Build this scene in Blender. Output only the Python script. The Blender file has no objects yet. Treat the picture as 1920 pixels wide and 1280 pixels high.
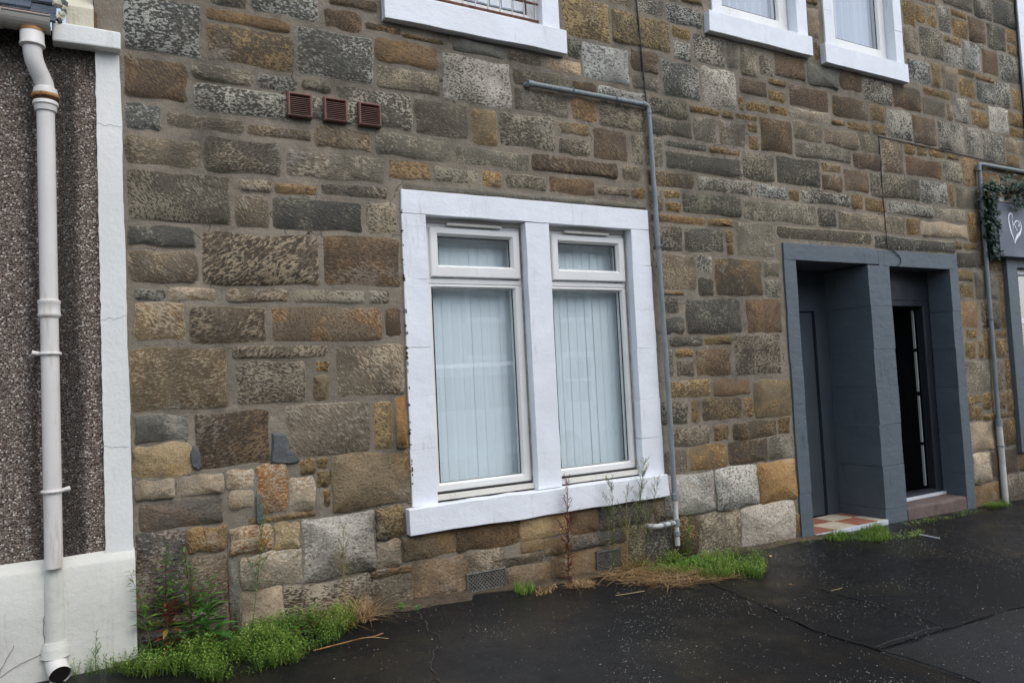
import bpy, bmesh, math, random
from mathutils import Vector, Matrix, noise as mnoise
R = math.radians
S = bpy.context.scene
COL = S.collection
random.seed(11)

# ------------------------------------------------------------------ camera
CAM_POS = Vector((0.0, -4.0, 1.19))
YAW, PITCH, ROLL = R(29.66), R(2.917), R(-2.807)
fw = Vector((math.sin(YAW)*math.cos(PITCH), math.cos(YAW)*math.cos(PITCH), math.sin(PITCH)))
rt = Vector((math.cos(YAW), -math.sin(YAW), 0)); up = rt.cross(fw)
r2 = rt*math.cos(ROLL) + up*math.sin(ROLL); u2 = -rt*math.sin(ROLL) + up*math.cos(ROLL)
cam_d = bpy.data.cameras.new('camera'); cam = bpy.data.objects.new('camera', cam_d); COL.objects.link(cam)
m3 = Matrix((r2, u2, -fw)).transposed()
cam.matrix_world = Matrix.Translation(CAM_POS) @ m3.to_4x4()
cam_d.sensor_width = 36; cam_d.lens = 1420/1920*36; cam_d.clip_start = .05; cam_d.clip_end = 500
S.camera = cam

# ------------------------------------------------------------------ sky, sun, exposure
SUN_EL, SUN_AZ = R(52), R(158)      # high, behind the camera and a little to its right, veiled by cloud
W = bpy.data.worlds.new('World'); S.world = W; W.use_nodes = True
nt = W.node_tree; nt.nodes.clear()
sky = nt.nodes.new('ShaderNodeTexSky'); sky.sky_type = 'NISHITA'; sky.sun_disc = False
sky.sun_elevation = SUN_EL; sky.sun_rotation = SUN_AZ; sky.dust_density = 1.5; sky.ozone_density = 1
bw = nt.nodes.new('ShaderNodeRGBToBW'); mx = nt.nodes.new('ShaderNodeMix'); mx.data_type = 'RGBA'
mx.inputs[0].default_value = .5      # cloud cover: most of the blue is greyed out
bg = nt.nodes.new('ShaderNodeBackground'); bg.inputs[1].default_value = .15
wo = nt.nodes.new('ShaderNodeOutputWorld')
nt.links.new(sky.outputs[0], bw.inputs[0]); nt.links.new(sky.outputs[0], mx.inputs[6]); nt.links.new(bw.outputs[0], mx.inputs[7])
nt.links.new(mx.outputs[2], bg.inputs[0]); nt.links.new(bg.outputs[0], wo.inputs[0])
sd = bpy.data.lights.new('sun', 'SUN'); sd.energy = .5; sd.angle = R(60); sd.color = (1, .985, .96)
sun = bpy.data.objects.new('sun', sd); COL.objects.link(sun)
sv = Vector((math.sin(SUN_AZ)*math.cos(SUN_EL), math.cos(SUN_AZ)*math.cos(SUN_EL), math.sin(SUN_EL)))
sun.rotation_euler = sv.to_track_quat('Z', 'Y').to_euler(); sun.location = (0, -6, 12)
S.view_settings.view_transform = 'Standard'; S.view_settings.look = 'None'
S.view_settings.gamma = 1; S.view_settings.use_curve_mapping = False
S.view_settings.exposure = 1.12
S.render.engine = 'CYCLES'
S.cycles.max_bounces = 6; S.cycles.transparent_max_bounces = 12

# ------------------------------------------------------------------ helpers
def lin(r, g, b):
    f = lambda c: c/12.92 if c <= .04045 else ((c+.055)/1.055)**2.4
    return (f(r/255), f(g/255), f(b/255))
def lin4(c): return (*lin(*c), 1)

def tag(o, label=None, cat=None, group=None, kind=None):
    if label: o['label'] = label
    if cat: o['category'] = cat
    if group: o['group'] = group
    if kind: o['kind'] = kind
    return o
def empty(name, loc, label=None, cat=None, group=None, kind=None):
    o = bpy.data.objects.new(name, None); COL.objects.link(o); o.location = loc; o.empty_display_size = .1
    return tag(o, label, cat, group, kind)
def link(name, me, m=None, parent=None, loc=None, smooth=False):
    if m is not None and not me.materials: me.materials.append(m)
    if smooth: me.shade_smooth()
    o = bpy.data.objects.new(name, me); COL.objects.link(o)
    if parent is not None:
        o.parent = parent
        pw = Vector((0, 0, 0)); q = parent
        while q is not None: pw += q.location; q = q.parent
        o.location = (Vector(loc) if loc else Vector((0, 0, 0))) - pw    # parents are never rotated here
    elif loc: o.location = loc
    return o
def mesh(name, v, f):
    me = bpy.data.meshes.new(name); me.from_pydata(v, [], f); me.update(); return me
class MB:                                                       # collects simple solids into ONE mesh
    def __init__(s): s.v = []; s.f = []
    def add(s, v, f):
        n = len(s.v); s.v += [tuple(p) for p in v]; s.f += [tuple(i+n for i in q) for q in f]; return s
    def box(s, x0, x1, y0, y1, z0, z1, b=0):
        if b == 0:
            v = [(x, y, z) for x in (x0, x1) for y in (y0, y1) for z in (z0, z1)]
            f = [(0, 1, 3, 2), (4, 6, 7, 5), (0, 4, 5, 1), (2, 3, 7, 6), (0, 2, 6, 4), (1, 5, 7, 3)]
            return s.add(v, f)
        bm = bmesh.new(); bmesh.ops.create_cube(bm, size=1)
        for q in bm.verts: q.co = Vector(((x0+x1)/2+q.co.x*(x1-x0), (y0+y1)/2+q.co.y*(y1-y0), (z0+z1)/2+q.co.z*(z1-z0)))
        bmesh.ops.bevel(bm, geom=bm.edges[:], offset=b, segments=2, affect='EDGES', profile=.6)
        bm.verts.index_update()
        s.add([q.co for q in bm.verts], [[q.index for q in f.verts] for f in bm.faces]); bm.free(); return s
    def tube(s, pts, r, n=12, cap=True):
        pts = [Vector(p) for p in pts]; rr = r if isinstance(r, (list, tuple)) else [r]*len(pts)
        v = []; f = []; N = None
        for i, p in enumerate(pts):
            t = (pts[min(i+1, len(pts)-1)]-pts[max(i-1, 0)]).normalized()
            if N is None:
                N = t.cross(Vector((0, 1, .01)) if abs(t.y) < .9 else Vector((1, 0, 0))).normalized()
            else: N = (N - t*N.dot(t)).normalized()
            B = t.cross(N)
            for k in range(n):
                a = 2*math.pi*k/n; v.append(p+(N*math.cos(a)+B*math.sin(a))*rr[i])
        for i in range(len(pts)-1):
            for k in range(n): f.append((i*n+k, i*n+(k+1) % n, (i+1)*n+(k+1) % n, (i+1)*n+k))
        if cap: f.append(tuple(range(n))[::-1]); f.append(tuple((len(pts)-1)*n+k for k in range(n)))
        return s.add(v, f)
    def frame(s, x0, x1, z0, z1, y0, y1, wl, wr, wb, wt, bead=.014, rec=.02):   # picture-frame profile with a sloping bead
        def rect(l, r, b, t, y): return [(x0+l, y, z0+b), (x1-r, y, z0+b), (x1-r, y, z1-t), (x0+l, y, z1-t)]
        L = [rect(0, 0, 0, 0, y1), rect(0, 0, 0, 0, y0+.006), rect(.006, .006, .006, .006, y0), rect(wl, wr, wb, wt, y0),
             rect(wl+bead, wr+bead, wb+bead, wt+bead, y0+rec), rect(wl+bead, wr+bead, wb+bead, wt+bead, y1)]
        v = sum(L, []); f = []
        for i in range(5):
            for k in range(4): f.append((i*4+k, i*4+(k+1) % 4, (i+1)*4+(k+1) % 4, (i+1)*4+k))
        for k in range(4): f.append((20+k, 20+(k+1) % 4, (k+1) % 4, k))
        return s.add(v, f)
    def obj(s, name, m, parent=None, loc=None, smooth=False, fix=True):
        o0 = Vector(loc) if loc else Vector((0, 0, 0))
        me = mesh(name, [tuple(Vector(p)-o0) for p in s.v], s.f)
        if fix:
            bm = bmesh.new(); bm.from_mesh(me); bmesh.ops.recalc_face_normals(bm, faces=bm.faces[:]); bm.to_mesh(me); bm.free()
        o = link(name, me, m, parent, loc if loc else (0, 0, 0))
        if smooth:
            me.shade_smooth()
            try: me.set_sharp_from_angle(angle=R(40))
            except Exception: pass
        return o

# ------------------------------------------------------------------ materials
class NT:
    def __init__(s, name):
        s.m = bpy.data.materials.new(name); s.m.use_nodes = True; s.t = s.m.node_tree; s.t.nodes.clear()
        s.out = s.n('ShaderNodeOutputMaterial'); s.b = s.n('ShaderNodeBsdfPrincipled'); s.l(s.b.outputs[0], s.out.inputs[0])
    def n(s, t, **k):
        o = s.t.nodes.new(t)
        for a, v in k.items(): setattr(o, a, v)
        return o
    def l(s, a, b): s.t.links.new(a, b)
    def set(s, sock, v):
        if hasattr(v, 'is_output') or isinstance(v, bpy.types.NodeSocket): s.l(v, sock)
        else: sock.default_value = v
    def coord(s, kind='Object'): return s.n('ShaderNodeTexCoord').outputs[kind]
    def mapping(s, v, loc=(0, 0, 0), rot=(0, 0, 0), sc=(1, 1, 1)):
        o = s.n('ShaderNodeMapping'); s.l(v, o.inputs[0])
        for i, q in zip((1, 2, 3), (loc, rot, sc)): s.set(o.inputs[i], q)
        return o.outputs[0]
    def noise(s, v, scale, detail=3, rough=.55, dist=0):
        o = s.n('ShaderNodeTexNoise'); s.l(v, o.inputs['Vector'])
        s.set(o.inputs['Scale'], scale); o.inputs['Detail'].default_value = detail
        o.inputs['Roughness'].default_value = rough; o.inputs['Distortion'].default_value = dist
        return o.outputs[0]
    def vor(s, v, scale, feat='F1', out=0):
        o = s.n('ShaderNodeTexVoronoi', feature=feat); s.l(v, o.inputs['Vector']); s.set(o.inputs['Scale'], scale); return o.outputs[out]
    def math(s, op, a, b=0, clamp=False):
        o = s.n('ShaderNodeMath', operation=op, use_clamp=clamp); s.set(o.inputs[0], a); s.set(o.inputs[1], b); return o.outputs[0]
    def ramp(s, f, a, b, lo=0.0, hi=1.0):                       # smooth remap
        o = s.n('ShaderNodeMapRange', interpolation_type='SMOOTHSTEP', clamp=True)
        s.set(o.inputs[0], f); s.set(o.inputs[1], a); s.set(o.inputs[2], b); s.set(o.inputs[3], lo); s.set(o.inputs[4], hi); return o.outputs[0]
    def mix(s, f, a, b, mode='MIX'):
        o = s.n('ShaderNodeMix', data_type='RGBA', blend_type=mode); s.set(o.inputs[0], f)
        for i, c in ((6, a), (7, b)): s.set(o.inputs[i], (*c, 1) if isinstance(c, tuple) and len(c) == 3 else c)
        return o.outputs[2]
    def attr(s, name, typ='OBJECT', out='Fac'):
        return s.n('ShaderNodeAttribute', attribute_type=typ, attribute_name=name).outputs[out]
    def crgb(s, f, stops):
        o = s.n('ShaderNodeValToRGB'); s.l(f, o.inputs[0]); e = o.color_ramp.elements
        while len(e) < len(stops): e.new(.5)
        for q, (p, c) in zip(e, stops): q.position = p; q.color = (*c, 1)
        return o.outputs[0]
    def bump(s, h, strength=.5, dist=.01, nrm=None):
        o = s.n('ShaderNodeBump'); s.set(o.inputs['Height'], h); s.set(o.inputs['Strength'], strength); s.set(o.inputs['Distance'], dist)
        if nrm is not None: s.l(nrm, o.inputs['Normal'])
        return o.outputs[0]
    def fin(s, col=None, rough=.8, nrm=None, spec=.3, metal=0):
        if col is not None: s.set(s.b.inputs['Base Color'], (*col, 1) if isinstance(col, tuple) and len(col) == 3 else col)
        s.set(s.b.inputs['Roughness'], rough); s.b.inputs['Specular IOR Level'].default_value = spec; s.b.inputs['Metallic'].default_value = metal
        if nrm is not None: s.l(nrm, s.b.inputs['Normal'])
        return s.m

def mat_stone():
    t = NT('sandstone'); co = t.coord()
    rnd = t.n('ShaderNodeObjectInfo').outputs['Random']
    off = t.math('MULTIPLY', rnd, 91.7)
    ofv = t.n('ShaderNodeCombineXYZ'); [t.l(off, ofv.inputs[i]) for i in range(3)]
    rot = t.n('ShaderNodeCombineXYZ'); t.l(t.attr('tool_angle'), rot.inputs[1])
    p0 = t.n('ShaderNodeVectorMath', operation='ADD'); t.l(co, p0.inputs[0]); t.l(ofv.outputs[0], p0.inputs[1]); p0 = p0.outputs[0]
    # wobble the tool marks so that they are not ruled lines
    wob = t.n('ShaderNodeTexNoise'); t.l(p0, wob.inputs['Vector']); wob.inputs['Scale'].default_value = 6.5; wob.inputs['Detail'].default_value = 2
    wv = t.n('ShaderNodeVectorMath', operation='SCALE'); t.l(wob.outputs['Color'], wv.inputs[0]); wv.inputs['Scale'].default_value = .06
    pw = t.n('ShaderNodeVectorMath', operation='ADD'); t.l(co, pw.inputs[0]); t.l(wv.outputs[0], pw.inputs[1])
    pr = t.mapping(pw.outputs[0], rot=rot.outputs[0])
    pr2 = t.n('ShaderNodeVectorMath', operation='ADD'); t.l(pr, pr2.inputs[0]); t.l(ofv.outputs[0], pr2.inputs[1])
    ms = t.mapping(pr2.outputs[0], sc=(38, 38, 102))
    gs = t.n('ShaderNodeVectorMath', operation='SCALE'); t.l(ms, gs.inputs[0]); t.l(t.attr('grain'), gs.inputs['Scale']); ms = gs.outputs[0]      # every block was dressed with its own stroke
    marks = t.noise(ms, 1.0, 5, .68)
    peck = t.noise(t.mapping(p0, sc=(.8, 1, 1.25)), 70, 4, .66)
    pk = t.math('MAXIMUM', t.attr('peck'), .22)
    tex = t.math('ADD', t.math('MULTIPLY', marks, t.math('SUBTRACT', 1, pk)), t.math('MULTIPLY', peck, pk))
    big = t.noise(p0, 5.5, 4, .6); big2 = t.noise(p0, 2.8, 3, .6)
    fine = t.noise(p0, 160, 3, .7)
    base = t.attr('tint', out='Color'); crust = t.attr('crust', out='Color'); dark = t.attr('dark', out='Color'); stain = t.attr('stain', out='Color')
    c = t.mix(t.math('MULTIPLY', t.ramp(big, .46, .62), t.attr('stain_amount')), base, stain)
    v = t.math('ADD', t.math('MULTIPLY', fine, .7), t.math('MULTIPLY', big2, .8))
    vv = t.n('ShaderNodeCombineColor'); v2 = t.ramp(v, .45, 1.05, .76, 1.6); [t.l(v2, vv.inputs[i]) for i in range(3)]
    c = t.mix(1, c, vv.outputs[0], 'MULTIPLY')
    da = t.attr('dark_amount')
    dthr = t.math('ADD', t.math('MULTIPLY', da, .26), .345)
    dmask = t.math('MULTIPLY', t.ramp(tex, t.math('ADD', dthr, .035), t.math('SUBTRACT', dthr, .05)), .9)
    c = t.mix(dmask, c, dark)
    ca = t.attr('crust_amount')
    th = t.math('SUBTRACT', t.math('SUBTRACT', .675, t.math('MULTIPLY', ca, .24)), t.math('MULTIPLY', t.math('SUBTRACT', big, .5), .42))
    cm = t.ramp(tex, th, t.math('ADD', th, .05))
    edge = t.attr('edge', 'GEOMETRY')
    # lichen and lime gather at the arrises of some stones, pointing mortar smeared over them
    rim = t.ramp(t.math('ADD', edge, t.math('MULTIPLY', t.math('SUBTRACT', t.noise(p0, 22, 3, .6), .5), .9)), .22, .5)
    cm = t.math('MAXIMUM', cm, t.math('MULTIPLY', t.math('MULTIPLY', rim, t.attr('rim')), t.ramp(big2, .34, .5)))
    c = t.mix(cm, c, crust)
    sm = t.math('ADD', edge, t.math('MULTIPLY', t.math('SUBTRACT', t.noise(p0, 13, 4, .65), .5), 1.7))
    mort = t.mix(t.noise(p0, 9, 3), lin(117, 109, 96), lin(140, 130, 114))
    c = t.mix(t.math('MULTIPLY', t.ramp(sm, .52, .80), .92), c, mort)
    pos = t.n('ShaderNodeNewGeometry').outputs['Position']     # soot and damp that cross stones and joints alike
    so = t.noise(t.mapping(pos, sc=(1, 1, .8)), 1.1, 6, .66); sn = t.noise(pos, 6.5, 4, .65)
    c = t.mix(t.math('MULTIPLY', t.ramp(t.math('ADD', so, t.math('MULTIPLY', t.math('SUBTRACT', sn, .5), .5)), .47, .68), .5), c, lin(70, 66, 57))
    pb = t.noise(t.mapping(pos, loc=(3, 0, 8)), 1.9, 6, .68); c = t.mix(t.math('MULTIPLY', t.ramp(t.math('ADD', pb, t.math('MULTIPLY', t.math('SUBTRACT', tex, .5), .55)), .56, .68), .6), c, lin(158, 151, 136))
    h = t.math('ADD', t.math('MULTIPLY', tex, t.attr('relief')), t.math('MULTIPLY', fine, .14))
    h = t.math('ADD', h, t.math('MULTIPLY', big, .5))
    er = t.noise(p0, 15, 5, .66); h = t.math('ADD', h, t.math('MULTIPLY', er, t.math('MULTIPLY', t.attr('erosion'), 1.5)))
    return t.fin(c, .88, t.bump(h, .9, .02), .2)

def mat_mortar():
    t = NT('mortar'); co = t.coord()
    a = t.noise(co, 1.3, 5, .62); b = t.noise(co, 7, 4, .6); f = t.noise(co, 190, 3, .7)
    c = t.mix(t.ramp(a, .35, .65), lin(119, 111, 98), lin(142, 132, 117))
    c = t.mix(t.math('MULTIPLY', t.ramp(b, .55, .72), .45), c, lin(98, 94, 82))
    c = t.mix(t.math('MULTIPLY', t.ramp(b, .42, .3), .5), c, lin(158, 144, 124))
    g = t.n('ShaderNodeCombineColor'); fv = t.ramp(f, .3, .7, .8, 1.18); [t.l(fv, g.inputs[i]) for i in range(3)]
    c = t.mix(1, c, g.outputs[0], 'MULTIPLY')
    # damp, algae-darkened band along the foot of the wall (it is in the wall itself)
    z = t.n('ShaderNodeSeparateXYZ'); t.l(co, z.inputs[0])
    zz = t.math('ADD', z.outputs[2], t.math('MULTIPLY', t.math('SUBTRACT', b, .5), .35))
    c = t.mix(t.math('MULTIPLY', t.ramp(zz, .22, -.02), .6), c, lin(66, 62, 50))
    so = t.noise(t.mapping(co, sc=(1, 1, .8)), 1.1, 6, .66); sn = t.noise(co, 6.5, 4, .65)
    c = t.mix(t.math('MULTIPLY', t.ramp(t.math('ADD', so, t.math('MULTIPLY', t.math('SUBTRACT', sn, .5), .5)), .47, .68), .55), c, lin(70, 67, 58))
    c = t.mix(t.math('MULTIPLY', t.ramp(t.noise(t.mapping(co, loc=(5, 0, 2)), 2.6, 5, .6), .56, .64), .5), c, lin(112, 110, 98))
    wc = t.n('ShaderNodeTexNoise'); t.l(co, wc.inputs['Vector']); wc.inputs['Scale'].default_value = 7; wc.inputs['Detail'].default_value = 4
    wv = t.n('ShaderNodeVectorMath', operation='SCALE'); t.l(wc.outputs['Color'], wv.inputs[0]); wv.inputs['Scale'].default_value = .16
    wa = t.n('ShaderNodeVectorMath', operation='ADD'); t.l(co, wa.inputs[0]); t.l(wv.outputs[0], wa.inputs[1])
    ck = t.n('ShaderNodeTexVoronoi', feature='DISTANCE_TO_EDGE'); t.l(wa.outputs[0], ck.inputs['Vector']); ck.inputs['Scale'].default_value = 3.4
    c = t.mix(t.math('MULTIPLY', t.ramp(ck.outputs['Distance'], .014, .003), t.ramp(a, .5, .6)), c, lin(46, 42, 35))
    sp = t.vor(co, 70); c = t.mix(t.math('MULTIPLY', t.ramp(sp, .13, .08), .7), c, lin(190, 182, 168))
    h = t.math('ADD', t.math('MULTIPLY', f, .25), t.math('ADD', t.math('MULTIPLY', t.noise(co, 28, 4, .65), .6), b))
    return t.fin(c, .93, t.bump(h, .8, .014), .2)

def mat_plain(name, rgb, rough=.6, var=.12, scale=6, bump=.0, bs=60, dirt=None, damt=.5, spec=.35, metal=0, stretch=(1, 1, 1)):
    t = NT(name); co = t.coord(); v = t.mapping(co, sc=stretch) if stretch != (1, 1, 1) else co
    n = t.noise(v, scale, 5, .6); base = lin(*rgb)
    c = t.mix(t.ramp(n, .3, .7), tuple(x*(1-var) for x in base), tuple(min(1, x*(1+var)) for x in base))
    if dirt:
        d = t.noise(v, scale*2.3, 6, .7); c = t.mix(t.math('MULTIPLY', t.ramp(d, .58, .72), damt), c, lin(*dirt))
    nr = t.bump(t.math('ADD', t.noise(v, bs, 4, .6), t.math('MULTIPLY', t.noise(v, bs/6, 3), 1.2)), bump, .01) if bump else None
    rr = t.ramp(t.noise(v, scale*1.7, 4), .3, .7, max(.05, rough-.1), min(1, rough+.1))
    return t.fin(c, rr, nr, spec, metal)

def mat_pebble():
    t = NT('pebbledash'); co = t.coord()
    d = t.vor(co, 134); col = t.vor(co, 134, out=1); sep = t.n('ShaderNodeSeparateColor'); t.l(col, sep.inputs[0])
    c = t.crgb(sep.outputs[0], [(0, lin(90, 78, 70)), (.25, lin(110, 94, 84)), (.45, lin(128, 117, 105)), (.62, lin(146, 134, 120)), (.78, lin(118, 96, 86)), (.87, lin(172, 162, 150)), (1, lin(220, 213, 202))])
    for q in t.t.nodes:
        if q.type == 'VALTORGB': q.color_ramp.interpolation = 'LINEAR'
    c = t.mix(t.ramp(d, .5, .8), c, lin(58, 48, 44))
    # soot and algae streaks beside the downpipe: dirt lodged in the wall; zt darkens it towards the top
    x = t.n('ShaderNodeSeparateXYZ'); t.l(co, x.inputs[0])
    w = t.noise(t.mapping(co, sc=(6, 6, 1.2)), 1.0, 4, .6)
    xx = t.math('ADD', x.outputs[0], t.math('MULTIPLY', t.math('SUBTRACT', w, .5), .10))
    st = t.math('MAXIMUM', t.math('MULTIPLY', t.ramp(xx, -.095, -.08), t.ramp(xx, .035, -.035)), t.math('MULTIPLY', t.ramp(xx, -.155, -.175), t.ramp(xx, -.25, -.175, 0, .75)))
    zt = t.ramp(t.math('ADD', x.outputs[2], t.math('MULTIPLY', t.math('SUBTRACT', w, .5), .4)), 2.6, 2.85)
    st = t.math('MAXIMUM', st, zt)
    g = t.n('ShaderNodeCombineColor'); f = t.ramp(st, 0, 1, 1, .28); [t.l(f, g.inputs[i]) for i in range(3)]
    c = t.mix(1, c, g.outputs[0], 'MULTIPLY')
    h = t.math('SUBTRACT', 1, d)
    return t.fin(c, .6, t.bump(t.math('ADD', h, t.math('MULTIPLY', sep.outputs[1], .5)), .9, .008), .35)

def mat_paint(name, rgb, dirt=(150, 146, 136), damt=.35, bump=.25, rough=.55, horiz=True):
    t = NT(name); co = t.coord(); base = lin(*rgb)
    n = t.noise(co, 3.5, 5, .6)
    c = t.mix(t.ramp(n, .3, .75), tuple(x*.93 for x in base), tuple(min(.95, x*1.03) for x in base))
    s = t.noise(t.mapping(co, sc=(14, 14, 2.2)), 1.0, 6, .72)
    c = t.mix(t.math('MULTIPLY', t.ramp(s, .56, .72), damt), c, lin(*dirt))
    ch = t.noise(co, 42, 5, .7); c = t.mix(t.math('MULTIPLY', t.ramp(ch, .70, .735), damt*1.6), c, lin(112, 104, 92))
    a = t.noise(t.mapping(co, sc=(9, 9, 16)), 1.0, 4, .6) if horiz else t.noise(co, 30, 4, .6)
    h = t.math('ADD', a, t.math('MULTIPLY', t.noise(co, 90, 3), .35))
    return t.fin(c, rough, t.bump(h, bump, .012), .35)

def mat_asphalt(name, c0, c1, r0, r1, brown=.4):
    t = NT(name); co = t.coord()
    a = t.noise(co, .7, 5, .62); b = t.noise(t.mapping(co, loc=(7, 3, 0)), 1.9, 4, .6); f = t.noise(co, 260, 3, .75); g = t.vor(co, 170)
    c = t.mix(t.ramp(a, .38, .62), lin(*c0), lin(*c1))
    c = t.mix(t.math('MULTIPLY', t.ramp(b, .5, .66), brown), c, lin(50, 45, 35))
    k = t.n('ShaderNodeCombineColor'); fv = t.ramp(f, .3, .7, .6, 1.45); [t.l(fv, k.inputs[i]) for i in range(3)]
    c = t.mix(1, c, k.outputs[0], 'MULTIPLY')
    r = t.ramp(t.math('ADD', a, t.math('MULTIPLY', t.math('SUBTRACT', b, .5), .6)), .4, .62, r0, r1)
    h = t.math('ADD', t.math('MULTIPLY', f, .5), t.math('SUBTRACT', 1, g))
    bs = t.ramp(a, .4, .62, .22, .6)
    o = t.n('ShaderNodeBump'); t.l(h, o.inputs['Height']); t.l(bs, o.inputs['Strength']); o.inputs['Distance'].default_value = .004
    return t.fin(c, r, o.outputs[0], .22)

def mat_glass(name, tint=(.955, .98, .99), k=3.0):
    t = NT(name); t.t.nodes.remove(t.b)
    fr = t.n('ShaderNodeFresnel'); fr.inputs[0].default_value = 1.52
    tr = t.n('ShaderNodeBsdfTransparent'); tr.inputs[0].default_value = (*tint, 1)
    gl = t.n('ShaderNodeBsdfGlossy'); gl.inputs['Roughness'].default_value = .015
    wv = t.noise(t.coord(), 3, 2); t.l(t.bump(wv, .05, .004), gl.inputs['Normal'])
    mxs = t.n('ShaderNodeMixShader'); bf = t.n('ShaderNodeNewGeometry').outputs['Backfacing']      # one reflection per pane, none from inside the glass
    t.l(t.math('MULTIPLY', t.math('MULTIPLY', fr.outputs[0], k, True), t.math('SUBTRACT', 1, bf)), mxs.inputs[0]); t.l(tr.outputs[0], mxs.inputs[1]); t.l(gl.outputs[0], mxs.inputs[2])
    t.l(mxs.outputs[0], t.out.inputs[0]); return t.m

def mat_leaf(name, stops, rough=.55, trans=.25):
    t = NT(name); s = t.attr('shade', 'GEOMETRY')
    c = t.crgb(s, [(p, lin(*q)) for p, q in stops])
    t.fin(c, rough, None, .3)
    tb = t.n('ShaderNodeBsdfTranslucent'); t.l(c, tb.inputs[0]); ms = t.n('ShaderNodeMixShader'); ms.inputs[0].default_value = trans
    t.l(t.b.outputs[0], ms.inputs[1]); t.l(tb.outputs[0], ms.inputs[2]); t.l(ms.outputs[0], t.out.inputs[0]); return t.m

M = {}
M['stone'] = mat_stone(); M['mortar'] = mat_mortar(); M['pebble'] = mat_pebble()
M['white'] = mat_paint('white_masonry_paint', (226, 229, 233), damt=.42, bump=.3)
M['margin'] = mat_paint('off_white_masonry_paint', (220, 221, 216), (176, 174, 164), .3, .22, .6, False)
M['plinth'] = mat_paint('grey_white_render', (205, 204, 194), (150, 146, 132), .35, .3, .65, False)
M['grey'] = mat_paint('slate_grey_paint', (89, 98, 104), (58, 64, 68), .6, .5, .5)
M['greydoor'] = mat_plain('grey_door_paint', (62, 70, 76), .45, .06, 3, .04, 40)
M['pvc'] = mat_paint('white_pvc', (226, 226, 222), (176, 170, 156), .28, .02, .35, False)
M['pvcold'] = mat_paint('stained_pvc', (208, 205, 194), (128, 118, 100), .55, .05, .4, False)
M['glass'] = mat_glass('window_glass')
M['gasket'] = mat_plain('black_gasket', (34, 32, 32), .6)
M['blind'] = mat_plain('blind_fabric', (238, 243, 243), .8, .03, 2)
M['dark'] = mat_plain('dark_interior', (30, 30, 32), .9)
M['room'] = mat_plain('room_plaster', (120, 118, 112), .9)
M['pipewhite'] = mat_paint('cream_pipe_paint', (212, 208, 202), (160, 148, 126), .5, .06, .42, False)
M['rust'] = mat_plain('rust', (142, 104, 64), .9, .5, 25, .4, 90, (70, 42, 26), .6)
M['rustdark'] = mat_plain('dark_rust', (96, 58, 44), .85, .4, 25, .3, 90, (160, 140, 130), .5)
M['pipegrey'] = mat_plain('grey_plastic_pipe', (122, 130, 132), .5, .16, 9, .05, 40, (84, 88, 86), .45, .35, 0, (6, 6, 1))
M['pipepale'] = mat_plain('pale_plastic_pipe', (188, 188, 182), .5, .12, 9, 0, 40, (140, 132, 116), .5)
M['vent'] = mat_plain('brown_vent_plastic', (112, 80, 70), .5, .1, 12)
M['ventdark'] = mat_plain('vent_shadow', (22, 17, 16), .8)
M['grille'] = mat_plain('weathered_grille', (96, 94, 86), .8, .25, 30, .2, 120, (70, 66, 56), .6)
M['cable'] = mat_plain('black_cable', (28, 27, 27), .55)
M['slate'] = mat_plain('roof_slate', (66, 74, 80), .32, .35, 14, .35, 60, (28, 32, 34), .6, .5, 0, (1, 4, 1))
M['slatepatch'] = mat_plain('grey_cement_patch', (88, 91, 91), .85, .22, 12, .6, 60)
M['gutter'] = mat_paint('gutter_paint', (168, 164, 154), (120, 104, 84), .6, .05, .5, False)
M['cream'] = mat_paint('peeling_cream_paint', (198, 192, 170), (120, 112, 96), .6, .5, .7)
M['wood'] = mat_plain('brown_timber_edge', (96, 68, 44), .8, .3, 12, .3)
M['tile_o'] = mat_plain('terracotta_tile', (150, 100, 80), .4, .12, 9)
M['tile_c'] = mat_plain('cream_tile', (188, 178, 158), .4, .08, 9)
M['trim'] = mat_plain('white_metal_trim', (196, 200, 206), .4, .06)
M['metal'] = mat_plain('brushed_metal', (150, 152, 152), .35, .06, metal=.8)
M['step'] = mat_plain('red_sandstone_step', (100, 86, 80), .8, .18, 8, .4, 60, (86, 74, 66), .5)
M['sign'] = mat_plain('sign_grey', (92, 97, 110), .4, .03, 2)
M['logo'] = mat_plain('white_lettering', (230, 232, 238), .4, .02)
M['signtop'] = mat_plain('sign_top_weathered', (170, 166, 156), .7, .2, 20, .2)
M['soil'] = mat_plain('wet_soil', (74, 64, 50), .95, .35, 18, .9, 70, (112, 98, 78), .6)
M['asphalt'] = mat_asphalt('wet_asphalt', (19, 18, 17), (27, 27, 28), .56, .26)
M['asphalt2'] = mat_asphalt('patched_asphalt', (34, 35, 35), (41, 42, 43), .55, .36, .2)
M['kerb'] = mat_plain('kerb_concrete', (110, 108, 102), .8, .2, 10, .4)
M['road'] = mat_asphalt('road_asphalt', (50, 50, 50), (62, 62, 62), .7, .4)
M['chip'] = mat_plain('stone_chip', (146, 144, 134), .75, .55, 260)
M['crack'] = mat_plain('dirt_filled_crack', (54, 50, 45), .9, .3, 30)
M['seam'] = mat_plain('seam_tar', (20, 20, 20), .6, .2, 30)
M['hair'] = mat_plain('hairline_crack', (120, 117, 108), .9, .2, 30)
M['straw'] = mat_leaf('dry_straw', [(0, (84, 64, 42)), (.35, (150, 118, 78)), (.7, (196, 170, 124)), (1, (124, 84, 52))], .7, .1)
M['green'] = mat_leaf('weed_green', [(0, (56, 82, 30)), (.35, (88, 120, 44)), (.7, (122, 150, 60)), (1, (158, 172, 96))])
M['deep'] = mat_leaf('ivy_green', [(0, (13, 31, 18)), (.5, (21, 48, 30)), (.85, (36, 74, 46)), (1, (92, 112, 40))], .4, .08)
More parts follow.
